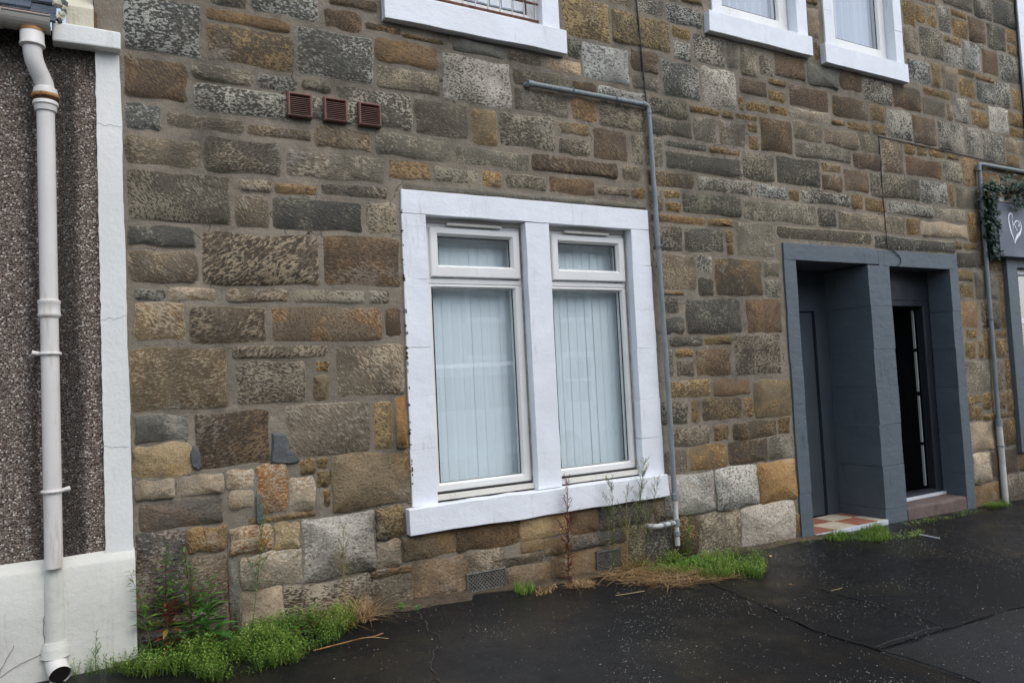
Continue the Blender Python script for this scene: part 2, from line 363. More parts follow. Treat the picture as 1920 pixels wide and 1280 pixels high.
M['herb'] = mat_leaf('willowherb_leaf', [(0, (62, 98, 34)), (.5, (88, 126, 46)), (.78, (122, 146, 62)), (.92, (140, 74, 44)), (1, (116, 44, 38))])
M['redleaf'] = mat_leaf('red_leaf', [(0, (92, 30, 34)), (.5, (116, 46, 40)), (.75, (104, 96, 46)), (1, (120, 70, 50))])
M['wispy'] = mat_leaf('dry_wispy_leaf', [(0, (96, 104, 54)), (.5, (130, 128, 78)), (1, (160, 146, 112))])
M['broad'] = mat_leaf('broad_leaf', [(0, (58, 100, 42)), (.5, (76, 122, 54)), (1, (108, 146, 70))], .45)
M['stem'] = mat_plain('red_brown_stem', (92, 46, 38), .7, .2)
M['stemdry'] = mat_plain('dry_stem', (150, 132, 92), .8, .2)
M['stemgreen'] = mat_plain('green_stem', (84, 104, 50), .7, .2)
M['oppwall'] = mat_plain('far_wall_render', (150, 146, 138), .9, .12, 2)
M['opproof'] = mat_plain('far_roof_slate', (70, 74, 80), .6, .15, 3)
M['vanpaint'] = mat_plain('silver_van_paint', (200, 206, 210), .2, .03)
M['rubber'] = mat_plain('tyre_rubber', (26, 26, 27), .8)

def gz(x, y):                                   # the pavement falls along the street and towards the kerb
    xs = [-60, -5, 1.6, 2.8, 4.7, 7, 12, 60]; zs = [0, 0, 0, -.055, -.115, -.165, -.3, -.9]
    for i in range(len(xs)-1):
        if x <= xs[i+1]: break
    k = min(1, max(0, (x-xs[i])/(xs[i+1]-xs[i]))); return zs[i]+(zs[i+1]-zs[i])*k + .03*max(-3.2, min(.6, y))

# ------------------------------------------------------------------ the ground
def sheet(name, xs, ys, zf, m, kind='structure'):
    v = [(x, y, zf(x, y)) for y in ys for x in xs]; n = len(xs)
    f = [(j*n+i, j*n+i+1, (j+1)*n+i+1, (j+1)*n+i) for j in range(len(ys)-1) for i in range(n-1)]
    o = link(name, mesh(name, v, f), m, smooth=True); return tag(o, kind=kind)
xs = [-60, -20, -8, -5]+[-4+.4*i for i in range(45)]+[16, 20, 35, 60]
sheet('pavement', xs, [-3.2, -2.4, -1.8, -1.2, -.8, -.4, -.15, .02, .6], gz, M['asphalt'])
kb = MB()
for i in range(len(xs)-1):
    a, b = xs[i], xs[i+1]; za, zb = gz(a, -3.2), gz(b, -3.2)
    kb.add([(a, -3.34, za-.3), (b, -3.34, zb-.3), (b, -3.34, zb-.01), (a, -3.34, za-.01), (b, -3.325, zb+.004), (a, -3.325, za+.004), (b, -3.2, zb+.004), (a, -3.2, za+.004), (b, -3.2, zb-.1), (a, -3.2, za-.1)],
           [(0, 1, 2, 3), (3, 2, 4, 5), (5, 4, 6, 7), (7, 6, 8, 9)])
tag(kb.obj('kerb', M['kerb'], fix=False), kind='structure')
sheet('road', xs, [-60, -20, -10, -6, -3.33], lambda x, y: gz(x, -3.2)-.12+.012*max(-6, min(0, y+3.33)), M['road'])
tag(link('terrain', mesh('terrain', [(-200, -200, -1.6), (200, -200, -1.6), (200, 200, -1.6), (-200, 200, -1.6)], [(0, 1, 2, 3)]), M['road']), kind='structure')

def ribbon(pts, w, dz, y_up=True):
    v = []; f = []
    for i, p in enumerate(pts):
        a = pts[max(i-1, 0)]; b = pts[min(i+1, len(pts)-1)]
        t = Vector((b[0]-a[0], b[1]-a[1])).normalized(); n = Vector((-t.y, t.x))*w*random.uniform(.3, .8)
        for s in (-1, 1):
            x, y = p[0]+n.x*s, p[1]+n.y*s; v.append((x, y, gz(x, y)+dz))
    for i in range(len(pts)-1): f.append((2*i, 2*i+1, 2*i+3, 2*i+2))
    return v, f
def wander(pts, step=.05, amp=.012, seed=0):
    rr = random.Random(seed); out = []
    for a, b in zip(pts[:-1], pts[1:]):
        n = max(1, int(math.dist(a, b)/step))
        for i in range(n): k = i/n; out.append((a[0]+(b[0]-a[0])*k+rr.uniform(-amp, amp), a[1]+(b[1]-a[1])*k+rr.uniform(-amp, amp)))
    return out+[pts[-1]]
# repair patches of the pavement: sheets a few millimetres proud with ragged edges
def patch(poly, seed, m, h=.006):
    p = wander(poly+[poly[0]], .12, .014, seed)[:-1]; n = len(p)
    v = [(x, y, gz(x, y)+h) for x, y in p]; c = Vector((sum(q[0] for q in p)/n, sum(q[1] for q in p)/n, 0))
    v += [(x+(x-c.x)*.008, y+(y-c.y)*.008, gz(x, y)-.002) for x, y in p]; v.append((c.x, c.y, gz(c.x, c.y)+h))
    f = [(i, (i+1) % n, 2*n) for i in range(n)]+[(n+i, n+(i+1) % n, (i+1) % n, i) for i in range(n)]
    return tag(link('asphalt_patch', mesh('asphalt_patch', v, f), m), kind='structure')
patch([(3.12, -1.76), (3.62, -1.75), (4.1, -1.74), (6.4, -1.76), (6.3, -3.0), (3.2, -3.05), (3.15, -2.2)], 3, M['asphalt2'])
patch([(3.16, -1.69), (3.11, -1.32), (3.22, -1.0), (3.69, -.88), (3.72, -1.3), (3.68, -1.68)], 4, M['asphalt'], .004)
cr = MB()
for k, (pts, w) in enumerate([([(3.27, -.52), (3.19, -1.02), (3.10, -1.4), (3.13, -1.73), (3.16, -2.1), (3.1, -2.6)], .013), ([(3.70, -.85), (3.72, -1.3), (3.69, -1.72)], .013),
                              ([(3.12, -1.73), (3.6, -1.72), (4.1, -1.72), (5.2, -1.73)], .015)]):
    cr.add(*ribbon(wander(pts, .06, .008, k+9), w, .0085))
tag(cr.obj('pavement_seam', M['seam'], fix=False), kind='structure')
cr = MB(); cr.add(*ribbon(wander([(1.515, -.2), (1.50, -.28), (1.46, -.45), (1.455, -.66), (1.33, -.8), (1.25, -1.03), (1.2, -1.4)], .03, .012, 5), .006, .004))
tag(cr.obj('pavement_crack', M['crack'], fix=False), kind='structure')
# the strip of soil and grit between wall and asphalt
v = []; f = []; rr = random.Random(2); n = 90
for i in range(n):
    x = .1+i*.055; w = .03+.10*max(0, mnoise.noise((x*2.3, 0, 0))+.35) if x > 1.9 else (.12+.05*mnoise.noise((x*4, 3, 0)))
    for k, (yy, dz) in enumerate(((.01, .012), (-w*.5, .02+rr.uniform(-.004, .006)), (-w, .006+rr.uniform(0, .003)), (-w-.025, -.003))):
        v.append((x, yy, gz(x, yy)+dz))
for i in range(n-1):
    for k in range(3): f.append((i*4+k, i*4+k+1, i*4+k+5, i*4+k+4))
tag(link('soil_strip', mesh('soil_strip', v, f), M['soil'], smooth=True), kind='structure')
# pale stone chips set in the asphalt
rr = random.Random(7); cb = MB(); cnt = 0
while cnt < 12000:
    x = rr.uniform(.8, 9.5); y = -rr.uniform(.12, 3.0) if x < 6 else -rr.uniform(.1, 2.5)
    d = mnoise.noise((x*1.6, y*1.6, 4))*.9+mnoise.noise((x*5, y*5, 1))*.5+.1
    if x < 1.6: d -= .35
    if rr.random() > max(.10, d): continue
    cnt += 1; s = (rr.uniform(.0013, .0038) if rr.random() < .55 else rr.uniform(.0008, .0016))*(1.4 if rr.random() < .05 else 1); a = rr.random()*6.28; z = gz(x, y)+(.0105 if (3.1 < x < 6.4 and -3.05 < y < -.88) else .003); k = rr.uniform(.5, 1)
    q = [(x+math.cos(a+j*1.2566)*s*(k if j % 2 else 1), y+math.sin(a+j*1.2566)*s*(1 if j % 2 else k), z-.001) for j in range(5)]
    cb.add(q+[(x, y, z+s*.35)], [(0, 1, 5), (1, 2, 5), (2, 3, 5), (3, 4, 5), (4, 0, 5)])
tag(cb.obj('stone_chippings', M['chip'], fix=False), 'pale stone chippings scattered over the wet black pavement', 'chippings', kind='stuff')

# ------------------------------------------------------------------ the stone tenement
ten = empty('stone_tenement', (4.5, 0, 0), 'rubble sandstone tenement with white painted windows and a dark grey double doorway', 'building')
HOLES = [(1.62, 3.37, .45, 2.28), (4.74, 6.99, -.6, 2.12), (1.68, 2.70, 3.40, 5.0), (4.15, 5.12, 3.80, 5.0), (5.42, 6.40, 3.80, 5.0), (8.62, 9.7, 3.3, 5.0), (7.92, 10.4, .27, 2.6)]
xs = sorted({.08, 12.0} | {h[0] for h in HOLES} | {h[1] for h in HOLES}); zs = sorted({-.7, 7.0} | {h[2] for h in HOLES} | {h[3] for h in HOLES})
mb = MB()
for a, b in zip(xs[:-1], xs[1:]):
    for c, d in zip(zs[:-1], zs[1:]):
        mx_, mz_ = (a+b)/2, (c+d)/2
        if any(h[0] < mx_ < h[1] and h[2] < mz_ < h[3] for h in HOLES): continue
        mb.add([(a, 0, c), (b, 0, c), (b, 0, d), (a, 0, d)], [(0, 1, 2, 3)])
for h in HOLES:                                                     # reveals through the thickness of the wall
    a, b, c, d = h
    mb.add([(a, 0, c), (a, .4, c), (a, .4, d), (a, 0, d), (b, 0, c), (b, .4, c), (b, .4, d), (b, 0, d)], [(0, 1, 2, 3), (4, 7, 6, 5), (0, 4, 5, 1), (3, 2, 6, 7)])
mb.add([(.08, 0, -.7), (.08, 8, -.7), (.08, 8, 7), (.08, 0, 7), (12, 0, -.7), (12, 8, -.7), (12, 8, 7), (12, 0, 7)], [(0, 3, 2, 1), (4, 5, 6, 7), (1, 2, 6, 5), (3, 7, 6, 2)])
wall = mb.obj('wall', M['mortar'], ten, fix=False)
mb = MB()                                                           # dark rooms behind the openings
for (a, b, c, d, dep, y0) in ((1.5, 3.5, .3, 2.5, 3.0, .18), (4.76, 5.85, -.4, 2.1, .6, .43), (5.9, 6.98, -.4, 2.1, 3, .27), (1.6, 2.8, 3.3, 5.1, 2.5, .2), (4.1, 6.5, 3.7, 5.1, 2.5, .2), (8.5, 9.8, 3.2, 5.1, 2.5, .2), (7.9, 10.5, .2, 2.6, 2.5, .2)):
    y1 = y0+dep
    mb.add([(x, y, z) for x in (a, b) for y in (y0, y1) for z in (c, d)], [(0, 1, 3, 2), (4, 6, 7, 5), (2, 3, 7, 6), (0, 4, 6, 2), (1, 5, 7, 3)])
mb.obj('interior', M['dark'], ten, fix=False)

# stones of the wall: kind, left, bottom, right, top (mm on the wall face)
STONES = [('w',205,2883,553,3160),('k',579,2888,1012,3079),('b',201,2647,484,2851),('t',508,2782,802,2860),('w',509,2618,1004,2758),
 ('w',201,2489,362,2620),('t',385,2521,748,2591),('m',203,2320,531,2461),('t',555,2316,930,2498),('o',579,3101,999,3162),
 ('d',603,3187,780,3296),('w',803,3185,1166,3360),('t',766,2524,1092,2579),('m',201,3184,571,3272),('w',1036,2887,1458,3154),
 ('k',1222,3313,1500,3379),('b',1192,3178,1402,3284),('k',1427,3212,1640,3249),('g',1652,3200,1902,3221),('o',1481,3038,1869,3174),
 ('m',1483,2885,1866,3013),('W',1894,2873,2357,3157),('w',825,2781,1029,2860),('d',1055,2803,1210,2862),('w',1237,2646,1682,2859),
 ('w',1070,2644,1204,2779),('t',1705,2645,2042,2850),('y',2070,2627,2243,2846),('t',2266,2634,2668,2849),('t',1118,2500,1434,2619),
 ('m',1459,2497,1929,2619),('m',1956,2491,2463,2600),('t',958,2327,1501,2473),('o',1529,2369,1784,2474),('g',1968,3183,2324,3258),
 ('y',2780,3435,3154,3701),('y',3181,3459,3697,3689),('m',3141,3726,3380,3845),('w',3404,3712,3649,3876),('w',3677,3701,4011,3831),
 ('p',3831,3877,4030,3953),('w',3720,3588,3890,3673),('w',3725,3433,3893,3566),('w',3916,3445,4230,3657),('d',2804,3281,2905,3407),
 ('W',2925,3167,3309,3411),('b',3333,3284,3574,3434),('m',3333,3152,3576,3259),('w',3600,3144,3960,3407),('V',3984,3134,4321,3420),
 ('m',4257,3445,4371,3656),('m',4397,3421,4574,3659),('t',4600,3453,4755,3611),('p',2635,3173,2899,3256),('m',2383,3040,2805,3146),
 ('b',2827,3062,3021,3133),('W',3036,3059,3442,3130),('t',2379,2876,2790,3018),('o',2817,2870,3009,3014),('m',3032,2858,3429,3033),
 ('d',3469,2995,3819,3118),('t',3846,3059,4137,3110),('m',4162,3061,4286,3109),('d',3453,2857,3853,2972),('m',3878,2854,4100,3035),
 ('t',4122,2851,4400,3035),('d',3587,2780,3986,2829),('d',4013,2781,4322,2827),('d',3587,2619,4321,2754),('y',2694,2767,2944,2844),
 ('t',2693,2635,2940,2741),('b',2967,2630,3248,2830),('m',3291,2621,3392,2824),('m',3418,2619,3560,2833),('b',2485,2502,3154,2608),
 ('m',3195,2505,3366,2602),('k',3418,2486,3841,2593),('d',4345,2619,4683,2826),('b',4366,3278,4664,3394),('b',4344,3138,4398,3252),
 ('m',4424,3148,4668,3222),('b',4309,3072,4531,3111),('m',4427,2983,4529,3049),('d',4426,2849,4529,2956),('k',4557,2854,4913,3121),
 ('p',5197,4149,5320,4238),('p',5194,3871,5320,4104),('o',5261,3691,5320,3837),('b',4767,3475,5120,3658),('g',5155,3463,5515,3650),
 ('b',5549,3487,5835,3650),('w',5861,3434,6241,3631),('k',6265,3429,6664,3639),('b',4687,3395,4878,3440),('o',4678,3264,4865,3349),
 ('b',4912,3253,5381,3432),('k',5432,3242,5897,3422),('p',4680,3162,4878,3220),('p',4901,3164,5388,3241),('V',5409,3166,5582,3206),
 ('o',5608,3148,5905,3217),('b',5932,3144,6128,3245),('w',5921,3267,6128,3406),('w',6154,3144,6501,3404),('b',6523,3141,6869,3397),
 ('w',6901,3125,7314,3393),('w',7341,3117,7604,3390),('w',7630,3096,8015,3376),('t',8042,3216,8526,3361),('m',4939,2990,5282,3139),
 ('t',5304,2989,5738,3120),('m',5765,2978,6027,3121),('t',6051,2829,6347,3116),('t',4940,2852,5622,2965),('b',5649,2828,6024,2954),
 ('w',6371,3028,6522,3115),('m',6550,3028,6704,3116),('t',6731,3040,6990,3112),('m',7008,3043,7205,3092),('b',6373,2829,6907,3001),
 ('m',6935,2830,7227,3015),('o',7250,2812,7470,3093),('w',8042,3072,8281,3190),('m',5238,2757,5484,2828),('w',6698,4279,6850,4450),
 ('w',6874,4279,7021,4476),('w',7047,4274,7246,4527),('w',7269,4264,7525,4435),('w',7271,4461,7524,4526),('b',7548,4263,7845,4507),
 ('d',7871,4250,8203,4508),('b',8231,4374,8388,4509),('b',8227,4248,8409,4351),('d',7143,4551,7651,4710),('d',7678,4531,7983,4767),
 ('d',8009,4534,8451,4805),('d',6730,3973,7089,4251),('m',6502,3969,6706,4194),('m',7115,4176,7404,4241),('w',7112,3973,7403,4152),
 ('w',7430,3969,7718,4239),('b',7744,3970,8025,4224),('w',8047,3956,8426,4224),('w',6504,3705,6852,3910),('W',6876,3703,7007,3929),
 ('m',7034,3704,7287,3936),('w',7311,3684,7581,3856),('w',7607,3676,7922,3868),('w',7949,3677,8215,3932),('t',7309,3883,7580,3947),
 ('m',7605,3890,7924,3944),('w',6720,3606,7154,3679),('t',6689,3419,7049,3584),('o',7074,3416,7168,3580),('w',7194,3419,7436,3661),
 ('y',7463,3596,7730,3651),('w',7464,3415,7754,3569),('W',7780,3398,8123,3650),('w',8154,3508,8481,3649),('t',8147,3388,8450,3483),
 ('m',8240,3673,8406,3889),('p',6509,4221,6680,4448),('b',6662,4498,7023,4619),('m',8028,4831,8474,4984),('T5',202,2045,669,2292),
 ('t',715,2228,883,2289),('o',895,2230,1114,2279),('t',697,2034,856,2202),('d',202,1921,502,2021),('t',203,1744,504,1898),
 ('T5',530,1745,1111,2007),('d',225,1658,359,1714),('p',371,1654,588,1718),('Z',225,1463,442,1642),('T5',464,1450,829,1626),
 ('t',637,1654,952,1722),('d',880,2037,1362,2206),('m',1388,2040,1564,2218),('t',1141,2241,1510,2304),('b5',1139,1746,1573,2013),
 ('m',974,1651,1357,1720),('t',1384,1649,1504,1723),('x5',854,1448,1450,1624),('m',1806,2369,2098,2464),('y',2120,2370,2264,2464),
 ('m',2291,2371,2581,2465),('g',1611,2310,3380,2346),('b',2605,2373,2961,2476),('m',2985,2392,3254,2447),('b',3270,2384,3392,2457),
 ('w',3868,2485,4436,2594),('w',4459,2484,4806,2586),('d',3725,2316,4303,2459),('m',3420,2314,3536,2462),('w',3559,2412,3702,2460),
 ('d',3559,2311,3702,2385),('o',3431,2234,3929,2289),('d',3953,2235,4199,2292),('d',3431,2037,3699,2210),('d',3723,2042,4097,2207),
 ('V',4124,2123,4198,2207),('V',4130,2027,4196,2111),('m',4226,2028,4640,2281),('m',4326,2304,5130,2459),('t5',3459,1764,3798,2012),
 ('w',3821,1881,3971,2014),('d',3821,1723,3970,1856),('k',3995,1727,4476,2000),('m',4500,1873,4669,2001),('m',4500,1725,4669,1847),
 ('d',3495,1597,3625,1708),('d',3466,1458,3670,1569),('d',3695,1456,4227,1700),('b',4284,1450,4658,1702),('d',3528,1369,3831,1435),
 ('d',3849,1373,4119,1430),('t',3483,1729,3685,1752),('d',4709,2614,5212,2830),('b',5235,2600,5490,2730),('b',5512,2619,5826,2805),
 ('d',5852,2604,6542,2803),('w',6565,2600,6976,2803),('W',7004,2589,7082,2803),('m',7107,2589,7461,2788),('w',4969,2482,5567,2578),
 ('d',4828,2484,4945,2569),('O',5594,2471,5739,2592),('y',5766,2469,6043,2578),('w',6067,2467,6725,2577),('m',6749,2454,7242,2566),
 ('d',5155,2304,5379,2456),('m',5402,2292,6293,2443),('m',6316,2290,6508,2442),('p',6531,2297,7245,2431),('b',7268,2274,7418,2552),
 ('L',4665,2176,5819,2278),('L',5849,2153,7018,2265),('d',7043,2027,7461,2171),('m',7042,1902,7279,2002),('d',7041,1738,7279,1878),
 ('g',7304,1736,7684,1997),('o',7044,1463,7302,1711),('t',7371,1460,7676,1707),('t',7094,1363,7255,1451),('b',7377,1177,7572,1448),
 ('t',7505,2021,7685,2194),('y',7710,2005,7816,2132),('y',7708,1458,7793,1989),('V',7042,2198,7141,2270),('d',7166,2199,7441,2256),
 ('Z5',200,1126,632,1425),('t5',675,1131,1015,1348),('g',210,975,445,1104),('b',475,829,830,1099),('S',201,814,459,963),
 ('P',210,710,376,800),('p',388,705,598,802),('p',610,719,743,811),('G',223,564,589,693),('p',623,618,739,707),
 ('t',658,1367,1144,1427),('t5',1189,1140,1566,1422),('t',1072,1282,1148,1343),('y',1062,1137,1144,1261),('X5',906,844,1355,1115),
 ('y',1382,844,1489,1104),('O',1513,842,1575,1128),('Y',1140,543,1575,830),('O',1062,775,1125,831),('p',1062,677,1127,763),
 ('O',976,756,1050,832),('Q',755,583,903,816),('p',915,575,1044,744),('t',1096,579,1128,663),('b',3760,1152,4095,1342),
 ('t',4139,1140,4622,1438),('t',3462,1163,3549,1349),('d',3575,1290,3736,1347),('t',3575,1157,3733,1268),('y',3472,1016,3887,1129),
 ('b',3911,1005,4278,1117),('d',3423,833,3656,989),('d',3683,830,3762,989),('k',3788,829,4178,993),('d',4200,840,4294,983),
 ('y',4308,822,4697,1095),('t',3465,676,3847,807),('t',3890,688,4028,794),('k',4073,683,4526,800),('k',4013,500,4411,671),
 ('t',3421,498,3627,664),('y',3636,497,4001,665),('U',3411,221,3857,488),('V',3865,204,4285,485),('O',4297,191,4696,493),
 ('m',4420,506,4691,673),('p',4538,688,4663,810),('k',7057,1177,7229,1341),('o',7286,1183,7365,1350),('b',7584,1174,7751,1346),
 ('m',7030,873,7448,1158),('t',7476,875,7685,1153),('y',7697,866,7843,1161),('k',7030,615,7121,850),('d',7140,769,7276,849),
 ('k',7133,606,7261,733),('t',7288,710,7459,847),('t',7471,687,7667,837),('y',7679,662,7820,853),('p',7273,602,7802,650),
 ('P',7030,328,7412,590),('d',7468,361,7600,586),('O',7612,333,7838,586),('p',7030,40,7330,307),('b',7342,82,7797,308),
 ('o',7030,-200,7437,27),('t',7483,-165,7782,55),('p',7809,93,8112,248),('t',7794,-159,8086,70),('G',204,170,422,557),
 ('o',431,431,604,552),('t',434,170,598,419),('Q',616,394,824,520),('g',608,26,658,382),('p',670,220,968,376),
 ('P',669,-39,863,208),('t',202,104,596,158),('G',205,-57,439,92),('o',712,532,1045,563),('S',832,385,962,520),
 ('U',974,208,1363,525),('t',874,-75,1325,199),('y',1374,364,1530,531),('P',1371,207,1506,352),('Y',1518,223,1838,352),
 ('o',1337,161,1569,199),('m',1335,-47,1570,149),('B',1577,-40,1890,211),('B',1845,220,2261,355),('t',1902,25,2142,208),
 ('t',2150,86,2418,145),('S',2273,225,2620,353),('B',2632,207,2835,353),('G',2847,208,3297,355),('Y',2270,152,2422,218),
 ('Y',2434,112,2581,213),('B',2151,-81,2458,74),('G',2591,116,3060,196),('B',2470,-113,2870,104),('B',2906,-93,3059,105),
 ('t',3071,-117,3195,199),('G',3206,-77,3434,197),('k',3442,-70,3666,210),('m',3678,-136,4076,192),('U',4088,-162,4639,184),
 ('V',4651,-67,4700,83),('b',1158,3402,1488,3557),('k',897,3986,1227,4141),('w',7946,2770,8286,2925),('k',1688,4076,2028,4231),
 ('m',345,3672,675,3827),('b',7573,2828,7913,2983),('k',207,3491,537,3646),('k',2975,3872,3315,4027),('d',1001,3653,1331,3808),
 ('d',255,3961,585,4116),('t',1252,4044,1582,4199),('d',804,3383,1134,3538),('t',611,4037,871,4192),('y',1154,3831,1484,3962),
 ('m',2368,4022,2708,4177),('w',8139,34,8479,189),('t',703,3637,973,3792),('d',7492,2495,7792,2650),('t',1360,3585,1490,3740),
 ('k',3283,4070,3623,4225),('m',610,3857,870,4012),('b',2852,4050,3192,4205),('b',7671,3007,8011,3072),('m',2057,4069,2337,4224),
 ('t',3651,4025,3991,4180),('t',3311,205,3401,354),('k',901,4167,1221,4322),('k',1634,4009,1964,4050),('d',7446,2282,7786,2437),
 ('m',796,3565,1126,3612),('m',3675,3855,3805,3998),('t',2346,3181,2606,3258),('d',7502,2675,7792,2806),('y',2781,3871,2951,4026),
 ('d',7500,3011,7640,3070),('y',249,3852,579,3935),('t',230,4144,560,4299),('b',246,3311,576,3466),('t',3346,3904,3626,4047),
 ('m',605,3321,775,3476),('k',2781,3726,3111,3845),('d',7596,1368,7786,1433),('y',2003,4012,2343,4047),('t',8042,2950,8382,3045),
 ('k',7816,2710,7916,2805),('m',567,3502,767,3615),('m',895,3831,1125,3962),('b',1476,1467,1566,1622),('m',8109,-149,8449,6)]
# base colour, crust colour, recess colour, crust, recesses, stain colour, stain, pecked, relief, angle, rim
PAL = {
 'w': ((84, 82, 74), (168, 164, 150), (48, 47, 43), .66, .50, (110, 96, 72), .35, .75, .95, .5, .8),
 'W': ((122, 117, 104), (190, 185, 172), (64, 62, 56), .84, .42, (130, 110, 84), .3, .7, 1, .5, 1),
 'V': ((166, 158, 142), (192, 186, 172), (100, 97, 90), .8, .40, (150, 138, 116), .4, .95, .5, .5, 1),
 'U': ((164, 156, 142), (196, 190, 178), (108, 102, 94), .55, .22, (140, 124, 104), .5, 1, .45, .4, .6),
 'm': ((102, 94, 78), (156, 146, 124), (66, 60, 50), .52, .42, (118, 98, 70), .4, .45, .95, .5, .8),
 'd': ((68, 65, 56), (136, 130, 110), (42, 40, 35), .40, .48, (88, 76, 54), .45, .7, .95, .5, .7),
 'k': ((80, 66, 47), (146, 124, 86), (46, 39, 29), .40, .5, (112, 80, 42), .55, .55, 1, .55, .6),
 'b': ((92, 73, 53), (134, 112, 84), (56, 44, 33), .3, .5, (114, 82, 48), .4, .2, 1.1, .5, .3),
 'o': ((122, 95, 60), (158, 132, 94), (74, 54, 35), .35, .45, (136, 97, 50), .5, .3, .9, .4, .4),
 'O': ((150, 116, 72), (182, 156, 116), (104, 74, 42), .3, .25, (142, 94, 42), .8, .8, .5, .3, .4),
 'y': ((114, 97, 68), (166, 146, 104), (74, 58, 38), .42, .42, (138, 100, 50), .6, .5, .95, .5, .6),
 'Y': ((126, 107, 78), (166, 148, 112), (92, 74, 50), .25, .3, (146, 108, 58), .6, .9, .6, .3, .3),
 'p': ((156, 140, 116), (190, 178, 158), (112, 98, 78), .45, .22, (164, 128, 84), .45, .8, .5, .3, .6),
 'P': ((164, 146, 120), (188, 174, 150), (118, 98, 76), .3, .2, (168, 130, 86), .45, .9, .45, .3, .5),
 't': ((104, 93, 76), (164, 153, 132), (56, 49, 40), .42, .46, (124, 96, 60), .45, .15, 1.1, .5, .6),
 'T': ((100, 88, 71), (160, 146, 122), (54, 46, 37), .36, .5, (66, 62, 50), .6, .08, 1.2, .55, .9),
 'x': ((116, 98, 74), (160, 142, 114), (84, 66, 46), .3, .44, (150, 102, 48), .75, .06, 1.2, .6, .5),
 'X': ((114, 98, 78), (156, 142, 122), (74, 62, 48), .3, .46, (134, 120, 100), .5, .15, 1.2, .35, .9),
 'Z': ((126, 108, 80), (182, 168, 138), (78, 62, 42), .4, .42, (132, 92, 50), .55, .15, 1.3, .45, 1),
 'g': ((104, 101, 90), (130, 126, 112), (78, 76, 68), .2, .25, (90, 88, 76), .5, .9, .3, .3, .3),
 'G': ((84, 81, 75), (150, 144, 134), (52, 50, 47), .34, .4, (118, 96, 76), .5, .9, 1.2, .4, .4),
 'L': ((70, 66, 54), (176, 168, 142), (36, 35, 31), .42, .62, (48, 46, 40), .9, .8, 1, .1, 1),
 'S': ((168, 146, 108), (196, 180, 150), (140, 110, 72), .3, .16, (190, 146, 88), .6, .9, .35, .3, .5),
 'Q': ((164, 146, 120), (204, 190, 168), (150, 100, 48), .3, .45, (166, 104, 40), .9, 1, .6, .3, .4),
 'B': ((118, 98, 74), (146, 128, 102), (82, 66, 50), .2, .3, (128, 96, 62), .5, .7, .6, .15, .3)}
srng = random.Random(5)
def stone_verts(w, h, rough, proud, seed):
    rr = random.Random(seed); m_ = min(w, h); r = min(.22*m_, rr.uniform(.008, .024)); ins = min(.16*m_, rr.uniform(.009, .016)*(.6 if rough > 1.1 else 1))
    j = min(.011*rough, .085*m_)
    a, b = w/2, h/2; P = []
    def side(p, q, n):
        for i in range(n): k = (i+rr.uniform(.38, .62))/n; hz = abs(q[0]-p[0]) > abs(q[1]-p[1]); jj = j*min(1, .25*m_/max(j, 1e-6)); P.append((p[0]+(q[0]-p[0])*k+rr.uniform(-jj, jj)*(.5 if hz else 1), p[1]+(q[1]-p[1])*k+rr.uniform(-jj, jj)*(1 if hz else .5)))
    nh, nv = (3, 1) if w > 1.7*h else ((1, 3) if h > 1.7*w else (2, 2))
    for (cx, cz, sx, sz) in ((-a, -b, 1, 0), (a, -b, 0, 1), (a, b, -1, 0), (-a, b, 0, -1)):
        r1, r2 = r*rr.uniform(.5, 1.05), r*rr.uniform(.5, 1.05)
        dx, dz = (1 if cx < 0 else -1), (1 if cz < 0 else -1)
        p1 = (cx, cz+dz*r1) if (cx < 0) == (cz < 0) else (cx+dx*r1, cz)
        p2 = (cx+dx*r2, cz) if (cx < 0) == (cz < 0) else (cx, cz+dz*r2)
        P += [p1, p2]
        L = {(-1, -1): ((-a+r, -b), (a-r, -b), nh), (1, -1): ((a, -b+r), (a, b-r), nv), (1, 1): ((a-r, b), (-a+r, b), nh), (-1, 1): ((-a, b-r), (-a, -b+r), nv)}[(-1 if cx < 0 else 1, -1 if cz < 0 else 1)]
        side(*L)
    n = len(P); v = []; tw = rr.uniform(-.006, .006)*rough; tl = rr.uniform(-.006, .006)*rough
    for x, z in P: v.append((x, .002, z))
    for x, z in P:
        k = math.hypot(x, z) or 1; fx = max(0, 1-ins/max(abs(x), ins*1.2)) if abs(x) > a-r-j else 1; fz = max(0, 1-ins/max(abs(z), ins*1.2)) if abs(z) > b-r-j else 1
        v.append((x*min(fx, 1-ins/(a+.05)*.3), min(-.0025, -proud+tw*x/a+tl*z/b+rr.uniform(-.003, .003)*rough), z*min(fz, 1-ins/(b+.05)*.3)))
    v.append((rr.uniform(-.2, .2)*a, min(-.004, -proud-rr.uniform(-.001, .006)*rough), rr.uniform(-.2, .2)*b))
    f = [(i, (i+1) % n, n+(i+1) % n, n+i) for i in range(n)]+[(n+i, n+(i+1) % n, 2*n) for i in range(n)]
    return v, f, n
def set_edge(me, vals):
    at = me.attributes.new('edge', 'FLOAT', 'POINT'); at.data.foreach_set('value', vals)
cam_d2 = lambda s: ((s[1]+s[3])/2000)**2+16
order = sorted(STONES, key=lambda s: -(s[3]-s[1])*(s[4]-s[2])/cam_d2(s)**1.5)
rest = MB(); rest_e = []
